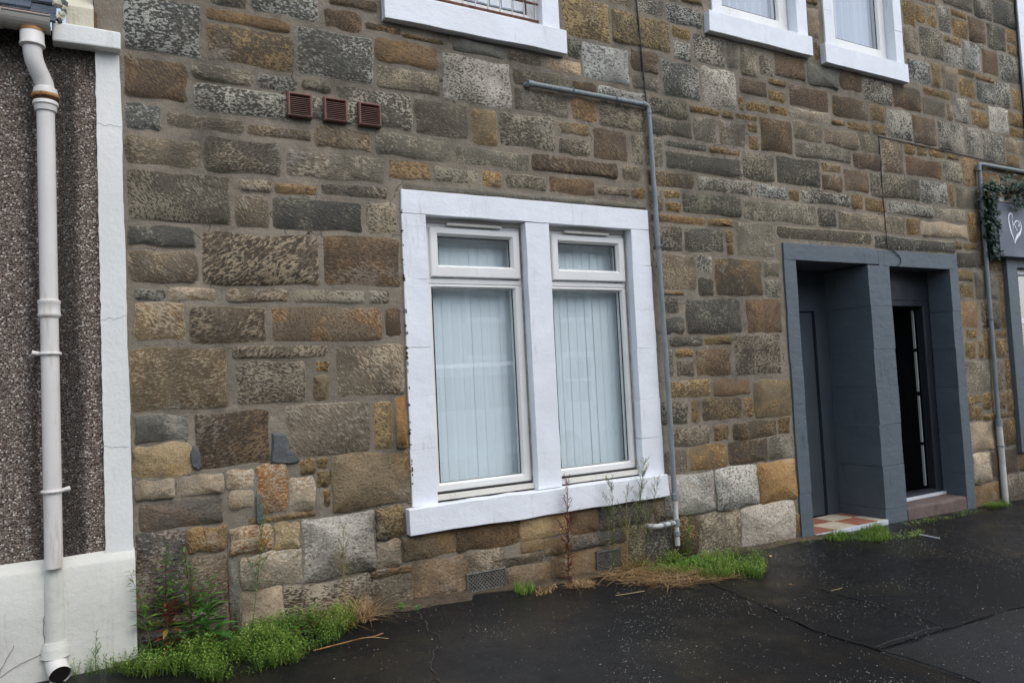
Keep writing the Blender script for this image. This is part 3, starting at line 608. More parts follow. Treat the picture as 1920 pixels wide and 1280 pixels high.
for i, s in enumerate(order):
    kind = s[0]; x0, z0, x1, z1 = [q/1000 for q in s[1:]]
    low = (z0+z1)/2 < .52 and x0 < 4.5
    if low: x0 -= .005; x1 += .005; z0 -= .005; z1 += .005
    else: x0 -= .004; x1 += .004; z0 -= .004; z1 += .004
    cx, cz = (x0+x1)/2, (z0+z1)/2; w, h = x1-x0, z1-z0
    lowlike = kind[0] in 'UOYpPSQBGgV' or low
    v, f, n = stone_verts(w, h, 1.7 if lowlike else 1.0, srng.uniform(.003, .009)+(.006 if low else 0), i*7+3)
    if i >= 300:
        rest.add([(p[0]+cx, p[1], p[2]+cz) for p in v], f); rest_e += [1.0]*n+[0.0]*(n+1); continue
    me = mesh('stone', v, f); set_edge(me, [1.0]*n+[0.0]*(n+1)); me.materials.append(M['stone']); me.shade_smooth()
    o = bpy.data.objects.new('stone', me); COL.objects.link(o); o.parent = wall; o.location = Vector((cx, 0, cz))
    p = PAL[kind[0]]; jit = srng.uniform(.86, 1.14); hue = srng.uniform(-.05, .05)
    def tint(c, k=.1 if (low or kind[0] in 'OSQ') else .26): l = lin(*c); g = lin(108, 103, 93); l = [q*(1-k)+w_*k for q, w_ in zip(l, g)]; return (l[0]*jit*(1+hue), l[1]*jit, l[2]*jit*(1-hue))
    o['tint'] = tint(p[0]); o['crust'] = tint(p[1], .04); o['dark'] = tint(p[2]); o['stain'] = tint(p[5])
    o['crust_amount'] = max(0., min(1., p[3]+(.22 if kind[0] in 'tTxXZkbdmyo' else .1)+srng.uniform(-.22, .14))); o['dark_amount'] = max(0., p[4]+srng.uniform(-.2, .1)); o['stain_amount'] = max(0., min(1., p[6]+srng.uniform(-.25, .25)))
    o['grain'] = srng.uniform(.9, 1.55); o['erosion'] = (1.0 if low else .55) if lowlike else .12
    o['peck'] = max(0., min(1., p[7]+srng.uniform(-.2, .2))); o['relief'] = p[8]*srng.uniform(.8, 1.1)
    o['tool_angle'] = -(p[9]+srng.uniform(-.4, .4))*(1 if srng.random() < .75 else -1); o['rim'] = p[10]*srng.uniform(.4, 1)
# (children of the wall keep their offsets relative to it)
me = mesh('small_stones', rest.v, rest.f); set_edge(me, rest_e)
o = link('small_stones', me, M['stone'], wall, (0, 0, 0), True); tag(o, kind='stuff')
p = PAL['y']
for k, c in zip(('tint', 'crust', 'dark', 'stain'), (p[0], p[1], p[2], (120, 88, 54))): o[k] = lin(*c)
for k, q in zip(('crust_amount', 'dark_amount', 'stain_amount', 'peck', 'relief', 'tool_angle', 'rim', 'grain', 'erosion'), (.5, .45, .8, .6, 1., -.5, .6, .9, .3)): o[k] = q

# ------------------------------------------------------------------ painted stone surrounds
def block(name, x0, x1, y0, y1, z0, z1, m, parent, seed=0, rag=.0045, n=9, b=.0035):
    """a dressed block: bevelled box whose arrises wander a little, as many coats of paint leave them"""
    bm = bmesh.new(); bmesh.ops.create_cube(bm, size=1)
    for q in bm.verts: q.co = Vector(((x0+x1)/2+q.co.x*(x1-x0), (y0+y1)/2+q.co.y*(y1-y0), (z0+z1)/2+q.co.z*(z1-z0)))
    bmesh.ops.bevel(bm, geom=bm.edges[:], offset=b, segments=2, affect='EDGES', profile=.55)
    L = max(x1-x0, z1-z0); ax = 0 if (x1-x0) >= (z1-z0) else 2
    cuts = int(L/.12)
    for k in range(1, cuts):
        co = Vector((0, 0, 0)); no = Vector((0, 0, 0)); lo = (x0, 0, z0)[ax]; co[ax] = lo+L*k/cuts; no[ax] = 1
        bmesh.ops.bisect_plane(bm, geom=bm.verts[:]+bm.edges[:]+bm.faces[:], plane_co=co, plane_no=no)
    for q in bm.verts:
        p = q.co*7+Vector((seed*3.1, 0, 0))
        q.co.x += rag*mnoise.noise(p); q.co.z += rag*mnoise.noise(p+Vector((9, 9, 9))); q.co.y += rag*.5*mnoise.noise(p+Vector((3, 5, 1)))
    me = bpy.data.meshes.new(name); bm.to_mesh(me); bm.free()
    return link(name, me, m, parent)
def anchor(name, parent, loc):                # an empty part that holds sub-parts
    o = bpy.data.objects.new(name, None); COL.objects.link(o); o.parent = parent; o.location = Vector(loc)-parent.location; o.empty_display_size = .1; return o
G = .0002
ws = anchor('window_surround', ten, (2.5, 0, .4))
wt = M['white']
block('lintel', 1.592, 3.388, -.016, .16, 2.166, 2.304, wt, ws, 1)
zc = [.512, .83, 1.125, 1.40, 1.79, 2.166]
zr = [.512, .76, 1.02, 1.36, 1.62, 1.92, 2.166]
for i in range(5): block('jamb_stone', 1.583+.0015*i+.0015*(i % 2), 1.738, -.015-.0004*(i % 2), .16, zc[i]+G, zc[i+1]-G, wt, ws, 3+i, .0045, 9, .0018)
for i in range(6): block('jamb_stone', 3.224+.002*i, 3.402-.0025*i, -.014-.0008*(i % 2), .16, zr[i]+G, zr[i+1]-G, wt, ws, 13+i, .0045, 9, .0018)
block('mullion', 2.408, 2.579, -.013, .16, .514, 2.164, wt, ws, 8)
block('sill', 1.548, 3.392, -.062, .16, .368, .512, wt, ws, 9, .009)

def upper_surround(x0, x1, jl, jr, zs0, zs1, sx0, sx1, ztop):
    s = anchor('window_surround', ten, ((x0+x1)/2, 0, zs0))
    block('sill', sx0, sx1, -.055, .16, zs0, zs1, wt, s, x0*3, .006)
    zz = zs1+G; i = 0
    while zz < ztop-.05:
        z2 = min(ztop, zz+random.choice((.26, .31, .36)))
        block('jamb_stone', x0, jl+.002*(i % 2), -.016, .16, zz+G, z2-G, wt, s, zz*9); block('jamb_stone', jr-.002*(i % 2), x1, -.016-.001*(i % 2), .16, zz+G, z2-G, wt, s, zz*5); zz = z2; i += 1
    block('lintel', x0, x1, -.018, .16, ztop+G, ztop+.2, wt, s, x1)
upper_surround(1.60, 2.74, 1.73, 2.612, 3.275, 3.43, 1.525, 2.765, 4.85)
upper_surround(4.12, 5.176, 4.22, 5.05, 3.674, 3.832, 4.045, 5.172, 4.9)
upper_surround(5.388, 6.45, 5.495, 6.338, 3.652, 3.815, 5.328, 6.437, 4.9)
upper_surround(8.47, 9.7, 8.63, 9.55, 3.12, 3.28, 8.44, 9.75, 4.9)

# ------------------------------------------------------------------ ground floor window: two lights
def casement(x0, x1, gx0, gx1, sg0, sg1):
    wy = .058
    mb = MB(); mb.frame(x0, x1, 1.775, 2.14, wy+.004, wy+.06, .05, .022, .03, .03, .004, .03)            # head frame round the vent sash
    mb.frame(x0, x1, .563, 1.774, wy+.003, wy+.06, gx0-x0-.012, x1-gx1-.012, .04, .012, .012, .02)    # fixed light frame
    w = mb.obj('window', M['pvc'], ten)
    mb = MB(); mb.frame(sg0-.058, sg1+.062, 1.815, 2.112, wy-.014, wy+.045, .044, .046, .06, .035, .014, .022); mb.obj('sash', M['pvc'], w)
    for (a, b, c, d, y) in ((sg0-.006, sg1+.006, 1.868, 2.068, wy+.02), (gx0-.005, gx1+.005, .605, 1.765, wy+.028)):
        MB().box(a, b, y, y+.004, c, d).obj('pane', M['glass'], w)
    g = MB()
    for (a, b, c, d, y) in ((sg0-.001, sg1+.001, 1.876, 2.061, wy+.012), (gx0+.0, gx1-.0, .612, 1.756, wy+.02)):
        g.frame(a, b, c, d, y, y+.008, .004, .004, .004, .004, .001, .002)
    g.obj('gasket', M['gasket'], w)
    vx0 = x0+(x1-x0)*.23; vx1 = x0+(x1-x0)*.78
    MB().box(vx0, vx1, .028, .056, 2.122, 2.138, .004).obj('trickle_vent', M['pvcold'], w)
    MB().box(x0, x1, .056, .1, 2.1405, 2.165).obj('head_packer', M['pvcold'], w)
    MB().box(x0, x1, .03, .12, .522, .5545, .004).obj('window_board', M['pvcold'], w)
    MB().box(x0, x1, .052, .11, .5548, .5625).box(x0, x1, .04, .11, .5125, .5215).obj('dark_gap', M['gasket'], w)
    return w
casement(1.7395, 2.4065, 1.795, 2.345, 1.842, 2.330)
casement(2.5805, 3.2225, 2.635, 3.180, 2.690, 3.152)
gs = mat_plain('grubby_sealant', (150, 140, 122), .8, .4, 25)
for x, s in ((2.4068, 1), (3.222, 2)):                          # grubby sealant beads down the right-hand frames
    p = [(x-.004+.003*mnoise.noise((z*.9, s, 0)), .05+.004*mnoise.noise((z, 0, s)), .56+z*.0525) for z in range(31)]
    MB().tube(p, [.0035+.0018*mnoise.noise((k*.7, s, 3)) for k in range(31)], 6).obj('sealant_bead', gs, ten)

def blind(x0, x1, label, tilt_last=False):
    b = empty('vertical_blind', ((x0+x1)/2, .17, 2.12), label, 'blind', 'vertical blinds hanging in the ground floor window')
    MB().box(x0, x1, .15, .19, 2.10, 2.13, .004).obj('headrail', M['pvc'], b)
    n = int(round((x1-x0)/.066)); rr = random.Random(int(x0*100))
    first = None
    for i in range(n):
        cx = x0+.035+i*.066; a = R(4+rr.uniform(-2, 3)); dx, dy = .0385*math.cos(a), .0385*math.sin(a); sw = rr.uniform(-.006, .006)
        if tilt_last and i >= n-3: a = R(48); dx, dy = .0375*math.cos(a), .0375*math.sin(a)
        v = []
        for z, k in ((2.10, 0), (1.6, .3), (1.1, .6), (.60, 1)):
            for s in (-1, 0, 1): v.append((cx+s*dx+sw*k, .17+s*dy-(.004 if s == 0 else 0), z))
            for s in (1, 0, -1): v.append((cx+s*dx+sw*k, .1712+s*dy-(.004 if s == 0 else 0), z))
        f = [(j*6+q, j*6+(q+1) % 6, (j+1)*6+(q+1) % 6, (j+1)*6+q) for j in range(3) for q in range(6)]
        MB().add(v, f).obj('slat', M['blind'], b, smooth=False)
        MB().box(cx-dx*.8, cx+dx*.8, .168, .173, .596, .606).obj('slat_weight', M['pvcold'], b)
    mb = MB(); mb.tube([(x0+.02+i*.02, .171+.002*(i % 2), .602+.004*math.cos(i*1.6)) for i in range(int((x1-x0-.04)/.02))], .0012, 4); mb.obj('bead_chain', M['pvc'], b)
blind(1.70, 2.46, 'pale vertical blind behind the left light of the ground floor window')
blind(2.55, 3.42, 'pale vertical blind behind the right light of the ground floor window', True)

# ------------------------------------------------------------------ upper floor windows
def upper_window(x0, x1, z0, z1, gx0, gx1, gz0):
    w = MB().frame(x0, x1, z0, z1, .07, .13, gx0-x0-.012, x1-gx1-.012, gz0-z0-.012, .06, .012, .02).obj('window', M['pvc'], ten)
    MB().box(gx0-.005, gx1+.005, .095, .099, gz0-.005, z1-.06).obj('pane', M['glass'], w)
    MB().frame(gx0, gx1, gz0, z1-.065, .09, .096, .005, .005, .005, .005, .001, .001).obj('gasket', M['gasket'], w)
    MB().box(x0, x1, .05, .13, z0-.022, z0-.001, .004).obj('window_board', M['pvc'], w)
upper_window(1.732, 2.61, 3.46, 4.84, 1.80, 2.56, 3.555)
upper_window(4.225, 5.045, 3.87, 4.88, 4.30, 4.93, 3.985)
upper_window(5.50, 6.335, 3.85, 4.88, 5.645, 6.235, 3.972)
upper_window(8.635, 9.545, 3.31, 4.88, 8.72, 9.46, 3.4)
def curtain(x0, x1, z0, z1, y, label, folds=9):
    n = 60; v = []
    for i in range(n+1):
        x = x0+(x1-x0)*i/n; d = .018*math.sin(i/n*folds*6.283)+.008*math.sin(i*.9)
        v += [(x, y+d, z0), (x, y+d, z1), (x, y+d+.003, z1), (x, y+d+.003, z0)]
    f = [(i*4+k, i*4+(k+1) % 4, i*4+4+(k+1) % 4, i*4+4+k) for i in range(n) for k in range(4)]
    o = MB().add(v, f).obj('net_curtain', M['curtain'], None, ((x0+x1)/2, y, z0), smooth=True)
    return tag(o, label, 'curtain', 'net curtains in the upper windows')
M['curtain'] = mat_plain('net_curtain', (196, 198, 206), .9, .04, 3)
curtain(1.74, 2.6, 3.47, 4.8, .17, 'net curtain in the upper window above the three brown vents')
curtain(4.23, 5.02, 3.88, 4.85, .17, 'net curtain in the left one of the two close upper windows')
curtain(5.5, 6.33, 3.86, 4.85, .17, 'net curtain in the right one of the two close upper windows')
bl = empty('window_guard', (2.2, .03, 3.5), 'rusty iron bar guard across the foot of the upper left window', 'window guard')
mb = MB().box(1.74, 2.606, .022, .034, 3.485, 3.497).box(1.74, 2.606, .022, .034, 3.60, 3.610); mb.obj('rail', M['rustdark'], bl)
mb = MB()
for i in range(10): mb.box(1.80+i*.087, 1.806+i*.087, .024, .032, 3.498, 3.90)
mb.obj('bar', mat_plain('white_painted_iron', (196, 190, 182), .5, .15, 20, 0, 40, (120, 70, 50), .7), bl)

# ------------------------------------------------------------------ dark grey double doorway
ds = anchor('doorway_surround', ten, (5.85, 0, -.1)); gm = M['grey']
block('lintel', 4.712, 5.868, -.018, .42, 2.013, 2.146, gm, ds, 1, .003)
block('lintel', 5.871, 7.022, -.017, .20, 2.002, 2.138, gm, ds, 2, .003)
def jambs(x0, x1, y1, zz, seed, taper=0):
    for i in range(len(zz)-1): block('jamb_stone', x0+.003*(i % 2), x1+.002*(i % 2), -.016-.0015*(i % 2), y1, zz[i]+G, zz[i+1]-G, gm, ds, seed+i, .004, 9, .002)
jambs(4.706, 4.838, .42, [-.30, .22, .60, .90, 1.22, 1.58, 2.013], 21)
jambs(5.718, 6.006, .42, [-.30, -.02, .33, .67, .99, 1.30, 1.66, 2.003], 31)
jambs(6.886, 7.018, .20, [-.30, .15, .52, .93, 1.28, 1.62, 2.002], 51)
# recess of the left doorway
mb = MB().box(4.75, 4.84, .42, .50, -.3, 2.1).box(5.56, 5.717, .415, .50, -.12, 2.01).box(4.838, 5.56, .415, .50, 1.66, 2.01)
fr = mb.obj('door_frame', M['greydoor'], ten)
mb = MB().box(4.86, 5.545, .435, .475, -.095, 1.655, .004); d1 = mb.obj('door', M['greydoor'], ten)
mb = MB().box(4.93, 5.16, .395, .434, 1.545, 1.575, .004).box(4.90, 5.20, .37, .385, 1.535, 1.55, .003); mb.obj('door_closer', M['metal'], d1)
MB().box(4.86, 5.18, .405, .414, 1.70, 1.92, .003).obj('fanlight_board', mat_plain('brown_board', (66, 54, 46), .7, .15), ten)
# floor tiles in the left porch
tl = MB().box(4.78, 5.73, -.03, .44, -.2, -.113).obj('porch_floor', M['soil'], ten)
tx = [4.842, 5.095, 5.358, 5.615, 5.716]; ty = [-.022, .0, .228, .414]
ty = [-.022, .217, .414]
for i in range(4):
    for j in range(2):
        c = M['tile_c'] if (i+j) % 2 == 1 else M['tile_o']
        MB().box(tx[i]+.002, tx[i+1]-.002, ty[j]+.002, ty[j+1]-.002, -.113, -.098+.0006*((i*3+j) % 2), .0015).obj('floor_tile', c, tl)
MB().box(4.842, 5.716, -.036, -.0225, -.16, -.0965, .002).obj('tile_trim', M['trim'], ten)
# right doorway: frame, door standing ajar, worn step
mb = MB().frame(6.01, 6.884, -.03, 1.74, .20, .28, .035, .075, .03, .05, .008, .015); mb.box(6.01, 6.884, .20, .27, 1.742, 2.0)
f2 = mb.obj('door_frame', mat_plain('black_grey_frame', (40, 44, 50), .4, .05), ten)
pv = Vector((6.05, .285, 0)); an = R(20)
def leaf(name, x0, x1, y0, y1, z0, z1, m, parent, b=.003):
    q = MB().box(x0, x1, y0, y1, z0, z1, b); c, s = math.cos(an), math.sin(an)
    q.v = [(pv.x+x*c-y*s, pv.y+x*s+y*c, z) for x, y, z in q.v]; return q.obj(name, m, parent)
dm = mat_plain('black_door_panel', (26, 28, 32), .35, .05)
d2 = leaf('door', 0, .74, 0, .045, -.01, 1.70, dm, ten)
for (a, b, c, d) in ((.09, .34, .08, .72), (.41, .66, .08, .72), (.09, .34, .82, 1.6), (.41, .66, .82, 1.6)): leaf('door_panel', a, b, -.012, -.001, c, d, dm, d2, .006)
leaf('door_handle', .68, .70, -.05, -.013, .86, 1.0, M['metal'], d2)
st = MB()
for a, b in ((.03, .40), (.43, .86), (.90, 1.27), (1.30, 1.66)): st.box(6.777, 6.788, .292, .312, a, b)
st.obj('weather_strip', mat_plain('pale_weather_strip', (176, 182, 180), .5, .06), ten)
block('step', 6.008, 6.886, -.02, .5, -.26, -.045, M['step'], ten, 4, .012, 9, .02)
MB().box(6.01, 6.884, .165, .215, -.044, -.022, .003).obj('threshold_bar', M['trim'], ten)

# ------------------------------------------------------------------ shop front at the right edge
mb = MB().box(7.80, 7.985, -.045, .1, .262, 2.16, .004).box(7.985, 10.5, -.04, .1, 2.05, 2.16, .004).box(7.985, 10.5, -.045, .1, .262, .36, .004); mb.obj('shop_window_surround', M['grey'], ten)
sw = MB().frame(7.99, 9.2, .365, 2.045, .02, .08, .03, .05, .05, .05).box(8.02, 9.15, .015, .07, 1.50, 1.56).obj('window', M['pvc'], ten)
MB().box(8.02, 9.16, .05, .054, .40, 2.0).obj('pane', M['glass'], sw)
vb = empty('venetian_blind', (8.6, .12, 1.5), 'grey venetian blind lowered in the shop window at the right edge', 'blind')
mb = MB()
for i in range(42): mb.add([(8.02, .11, .42+i*.025), (9.15, .11, .42+i*.025), (9.15, .128, .438+i*.025), (8.02, .128, .438+i*.025), (8.02, .1115, .4195+i*.025), (9.15, .1115, .4195+i*.025), (9.15, .1295, .4375+i*.025), (8.02, .1295, .4375+i*.025)], [(0, 1, 2, 3), (7, 6, 5, 4), (0, 4, 5, 1), (3, 2, 6, 7)])
tag(mb.obj('blind_slats', mat_plain('grey_blind', (120, 124, 130), .5, .05), vb), kind='stuff')
MB().box(8.02, 9.15, .10, .14, 1.475, 1.495).obj('headrail', M['pvc'], vb)
# sign box with its logo
sg = empty('shop_sign', (8.6, -.1, 2.4), 'dark grey shop fascia sign with a white heart shaped script logo', 'shop sign')
MB().box(7.575, 10.6, -.115, -.002, 2.135, 2.655, .004).obj('sign_box', M['sign'], sg)
MB().box(7.56, 10.6, -.12, -.002, 2.657, 2.705, .004).obj('sign_capping', M['signtop'], sg)
def stroke(pts, ws_, x0, z0, sx, sz, y=-.1185):
    v = []; f = []; n = len(pts)
    for i, p in enumerate(pts):
        a, b = pts[max(0, i-1)], pts[min(n-1, i+1)]; t = Vector((b[0]-a[0], b[1]-a[1])); t = t.normalized() if t.length else Vector((1, 0)); q = Vector((-t.y, t.x))*ws_[i]/2
        for s in (-1, 1):
            for yy in (y, y+.004): v.append((x0+(p[0]+q.x*s)*sx, yy, z0+(p[1]+q.y*s)*sz))
    for i in range(n-1):
        a = i*4; f += [(a, a+2, a+6, a+4), (a, a+4, a+5, a+1), (a+2, a+3, a+7, a+6)]
    return v, f
def spline(c, n=8):
    out = []
    for i in range(len(c)-1):
        p0, p1, p2, p3 = c[max(i-1, 0)], c[i], c[i+1], c[min(i+2, len(c)-1)]
        for k in range(n):
            t = k/n; out.append(tuple(.5*((2*p1[j])+(-p0[j]+p2[j])*t+(2*p0[j]-5*p1[j]+4*p2[j]-p3[j])*t*t+(-p0[j]+3*p1[j]-3*p2[j]+p3[j])*t**3) for j in range(3)))
    return out+[c[-1]]
lg = MB()
for c in ([(.30, .80, .07), (.36, .93, .05), (.26, 1.0, .06), (.10, .93, .08), (.05, .74, .10), (.14, .45, .10), (.30, .18, .05), (.40, .0, .015)],       # left lobe with its curl
          [(.40, .0, .01), (.48, .14, .09), (.66, .27, .13), (.90, .40, .10), (1.0, .58, .07), (.96, .74, .04), (.90, .80, .02)],                        # right lobe
          [(.30, .84, .07), (.33, .70, .05), (.35, .56, .04), (.34, .50, .02)], [(.36, .60, .03), (.50, .70, .05), (.66, .77, .05), (.82, .74, .05), (.86, .64, .08), (.76, .62, .07)],
          [(.44, .66, .03), (.52, .56, .06), (.62, .47, .04), (.68, .46, .02)]):
    q = spline(c); lg.add(*stroke([(p[0], p[1]) for p in q], [p[2]*.85 for p in q], 7.745, 2.262, .225, .295))
lg.obj('logo', M['logo'], sg, fix=True)
# flakes of lost paint along the outer edge of the left jambs
rr = random.Random(12); mb = MB()
for k in range(34):
    z = .6+1.6*rr.random()**.8; x = 1.5845+.0045*((z-.51)/1.65)+rr.uniform(-.001, .004); h = rr.uniform(.004, .03); w = rr.uniform(.003, .009)
    mb.add([(x, -.0168, z-h/2), (x+w, -.0172, z-h*.3), (x+w*.7, -.0172, z+h*.4), (x, -.0168, z+h/2), (x-.003, -.006, z-h/2), (x-.003, -.006, z+h/2)], [(0, 1, 2, 3), (4, 0, 3, 5)])
tag(mb.obj('bare_flakes', mat_plain('bare_stone_under_paint', (78, 68, 56), .9, .4, 40), ws, fix=False), kind='stuff')

# cement patches smeared over broken stones
def blob(name, pts, m, parent, y=-.022, th=.02, seed=0):
    rr = random.Random(seed); n = len(pts); cx = sum(p[0] for p in pts)/n; cz = sum(p[1] for p in pts)/n
    P = []
    for i in range(n):
        a, b = pts[i], pts[(i+1) % n]
        for k in (0, .5): P.append((a[0]+(b[0]-a[0])*k+rr.uniform(-.004, .004), a[1]+(b[1]-a[1])*k+rr.uniform(-.004, .004)))
    n = len(P); v = [(x, y+th, z) for x, z in P]+[(cx+(x-cx)*.88, y, cz+(z-cz)*.88) for x, z in P]+[(cx, y-.004, cz)]
    f = [(i, (i+1) % n, n+(i+1) % n, n+i) for i in range(n)]+[(n+i, n+(i+1) % n, 2*n) for i in range(n)]
    return MB().add(v, f).obj(name, m, parent, (0, 0, 0), smooth=True)
for k, pts in enumerate([[(0.446, 0.911), (0.464, 0.946), (0.486, 0.939), (0.499, 0.881), (0.497, 0.834), (0.483, 0.823), (0.457, 0.848)], [(0.84, 0.979), (0.893, 0.975), (0.92, 0.956), (0.917, 0.891), (0.949, 0.86), (0.976, 0.841), (0.964, 0.815), (0.901, 0.816), (0.827, 0.828), (0.832, 0.904)], [(0.746, 0.67), (0.767, 0.681), (0.776, 0.614), (0.784, 0.546), (0.768, 0.524), (0.75, 0.537)]]): blob('cement_patch', pts, M['slatepatch'], wall, -.017, .016, k)

# ------------------------------------------------------------------ the rendered cottage on the left
cot = empty('rendered_cottage', (-1.5, 0, 0), 'low pebbledashed cottage with a white margin strip and grey white plinth', 'house')
mb = MB().add([(-5, -.02, .40), (.10, -.02, .40), (.10, -.02, 2.9), (-5, -.02, 2.9), (-5, 5, .4), (.10, 5, .4), (.10, 5, 2.9), (-5, 5, 2.9)], [(0, 1, 2, 3), (4, 7, 6, 5), (0, 3, 7, 4), (3, 2, 6, 7)])
mb.obj('pebbledash_wall', M['pebble'], cot, fix=False)
def ragged(name, xa, xb, y0, y1, z0, z1, m, parent, n=80, rag=.004, seed=3):
    v = []
    for i in range(n+1):
        z = z0+(z1-z0)*i/n; a = xa(z)+rag*mnoise.noise((z*23, seed, 0))+rag*.6*mnoise.noise((z*60, seed, 4)); b = xb(z)+rag*.7*mnoise.noise((z*17, seed, 9))+rag*1.2*mnoise.noise((z*3, seed, 2))
        v += [(a, y1, z), (a+.003, y0, z), (b-.004, y0+.001*mnoise.noise((z*9, 1, 1)), z), (b, y1, z)]
    f = [(i*4+k, i*4+k+1, i*4+k+5, i*4+k+4) for i in range(n) for k in range(3)]+[(0, 3, 2, 1), (n*4, n*4+1, n*4+2, n*4+3)]
    return MB().add(v, f).obj(name, m, parent, smooth=True)
ragged('margin_strip', lambda z: .077, lambda z: .186+.011*(2.83-z)/2.33, -.036, .02, .49, 2.832, M['margin'], cot)
for zc_, s in ((2.48, 1), (1.56, 2), (.98, 3)):
    p = [(.08+.105*i/12, -.0368, zc_+(.012 if s % 2 else .02)*mnoise.noise((i*.4, s, 0))+.015*i/12*(s % 3-1)) for i in range(13)]
    MB().tube(p, [.0006+.0005*abs(mnoise.noise((i, s, 2))) for i in range(13)], 4).obj('hairline_crack', M['hair'], cot)
# plinth with sloping top and the boxed-in foot of the downpipe
n = 60; v = []
for i in range(n+1):
    x = -5+5.197*(i/n)**.5 if i else -5
    for y, z in ((-.018, .503), (-.022, .505), (-.066, .470), (-.073, .458), (-.075, .25), (-.080, -.15)):
        v.append((x, y+.004*mnoise.noise((x*3, z*4, 1)), z+(.004*mnoise.noise((x*6, y*9, 0)) if z > .3 else 0)))
f = [(i*6+k, i*6+k+1, i*6+k+7, i*6+k+6) for i in range(n) for k in range(5)]; e = n*6
v += [(.197, .05, -.15), (.197, .05, .505)]; f.append((e, e+1, e+2, e+3, e+4, e+5, len(v)-2, len(v)-1))
MB().add(v, f).obj('plinth', M['plinth'], cot, smooth=True)
mb = MB(); mb.tube([(-.122, -.062, z) for z in (.475, .46, .40, .2, .11)], [.030, .038, .041, .041, .041], 14)
mb.obj('buried_pipe_casing', M['plinth'], cot, smooth=True)
mb = MB(); mb.tube([(-.122, -.068, z) for z in (.155, .135, .128, .10, .092, .085)], [.046, .052, .055, .055, .058, .048], 14); mb.obj('pipe_collar', M['plinth'], cot, smooth=True)
for s, pts in enumerate([[(-.17, .115), (-.26, .085), (-.36, .03), (-.5, -.02)], [(-.27, .17), (-.31, .10), (-.33, .05)], [(-.162, .27), (-.165, .21), (-.158, .12)]]):
    q = wander(pts, .012, .0025, s); MB().tube([(a, -.0785+.0035*mnoise.noise((a*3, b*4, 1)), b) for a, b in q], [.0012]*len(q), 4).obj('hairline_crack', M['hair'], cot)
# eaves: stone putt, skew, gutter and slates
block('eaves_stone', -.092, .187, -.092, .02, 2.829, 2.918, M['margin'], cot, 6, .007, 9, .008)
sl = math.tan(R(38))
mb = MB()
for (a, b, y0, z0, h) in ((-.035, .077, -.05, 2.922, .10),):
    v = []
    for x in (a, b): v += [(x, y0, z0), (x, y0, z0+h), (x, 4, z0+h+(4-y0)*sl), (x, 4, z0+(4-y0)*sl-.6)]
    mb.add(v, [(0, 1, 2, 3), (4, 7, 6, 5), (0, 4, 5, 1), (1, 5, 6, 2), (3, 2, 6, 7), (0, 3, 7, 4)])
mb.obj('skew', M['cream'], cot)
mb = MB(); v = []
for x in (.079, .090): v += [(x, -.03, 2.922), (x, -.03, 3.02), (x, 4, 3.02+4.03*sl), (x, 4, 2.3+4.03*sl)]
mb.add(v, [(0, 1, 2, 3), (4, 7, 6, 5), (0, 4, 5, 1), (1, 5, 6, 2), (3, 2, 6, 7), (0, 3, 7, 4)]); mb.obj('timber_edge', M['wood'], cot)
# broken mortar fillet at the foot of the skew
rr = random.Random(4)
for k in range(7):
    x, y, z = -.05+rr.uniform(-.02, .012), -.075+rr.uniform(-.02, .02), 2.925+k*.016
    pts = [(x+rr.uniform(-.016, .016), z+rr.uniform(-.014, .014)) for _ in range(1)]
    bm = bmesh.new(); bmesh.ops.create_icosphere(bm, subdivisions=1, radius=rr.uniform(.014, .024))
    for q in bm.verts: q.co = Vector((x+q.co.x*rr.uniform(.6, 1.3), y+q.co.y, z+q.co.z*rr.uniform(.6, 1.4)))
    me = bpy.data.meshes.new('mortar_lump'); bm.to_mesh(me); bm.free(); link('mortar_lump', me, M['cream'] if k % 3 else M['slatepatch'], cot)
# half round gutter seen from below
def gut(x0, x1, y, z, r, th):
    v = []; f = []; n = 14
    for x in (x0, x1):
        for rr_ in (r, r-th):
            for k in range(n+1): a = math.pi+math.pi*k/n; v.append((x, y+math.cos(a)*rr_, z+math.sin(a)*rr_))
    N = n+1
    for k in range(n):
        f += [(k, k+1, 2*N+k+1, 2*N+k), (N+k+1, N+k, 3*N+k, 3*N+k+1), (2*N+k, 2*N+k+1, 3*N+k+1, 3*N+k), (k+1, k, N+k, N+k+1)]
    f += [(0, 2*N, 3*N, N), (n, N+n, 3*N+n, 2*N+n)]
    return v, f
mb = MB(); mb.add(*gut(-5, -.096, -.135, 2.892, .058, .004)); mb.tube([(-5, -.193, 2.892), (-.096, -.193, 2.892)], .0055, 8)
v, f = gut(-.29, -.275, -.135, 2.892, .063, .005); mb.add(v, f)
gt = mb.obj('gutter', M['gutter'], cot)
MB().tube([(-1.2, -.1935, 2.897), (-.3, -.1935, 2.897), (-.10, -.1935, 2.897)], .0045, 6).obj('rust_streak', M['rustdark'], gt)
rf = MB().add([(-5, -.10, 2.86), (-.10, -.10, 2.86), (-.10, 4, 2.86+4.1*sl), (-5, 4, 2.86+4.1*sl)], [(0, 1, 2, 3)]).obj('roof', M['dark'], cot, fix=False)
rr = random.Random(9)
for row in range(9):
    y0 = -.17+row*.115
    for k in range(7):
        x1 = -.075-k*.215-(row % 2)*.1; x0 = x1-.21; x1 = min(x1, -.07)
        z0 = 2.872+(y0+.17)*sl+.012; ln = .26; j = rr.uniform(-.004, .006)
        v = [(x0, y0, z0+j), (x1, y0+rr.uniform(-.004, .004), z0+j+rr.uniform(-.002, .004)), (x1, y0+ln, z0+ln*sl-.012), (x0, y0+ln, z0+ln*sl-.012)]
        v += [(a, b+.004, c-.009) for a, b, c in v]
        MB().add(v, [(0, 1, 2, 3), (7, 6, 5, 4), (0, 4, 5, 1), (1, 5, 6, 2), (3, 2, 6, 7), (0, 3, 7, 4)]).obj('slate', M['slate'], rf)

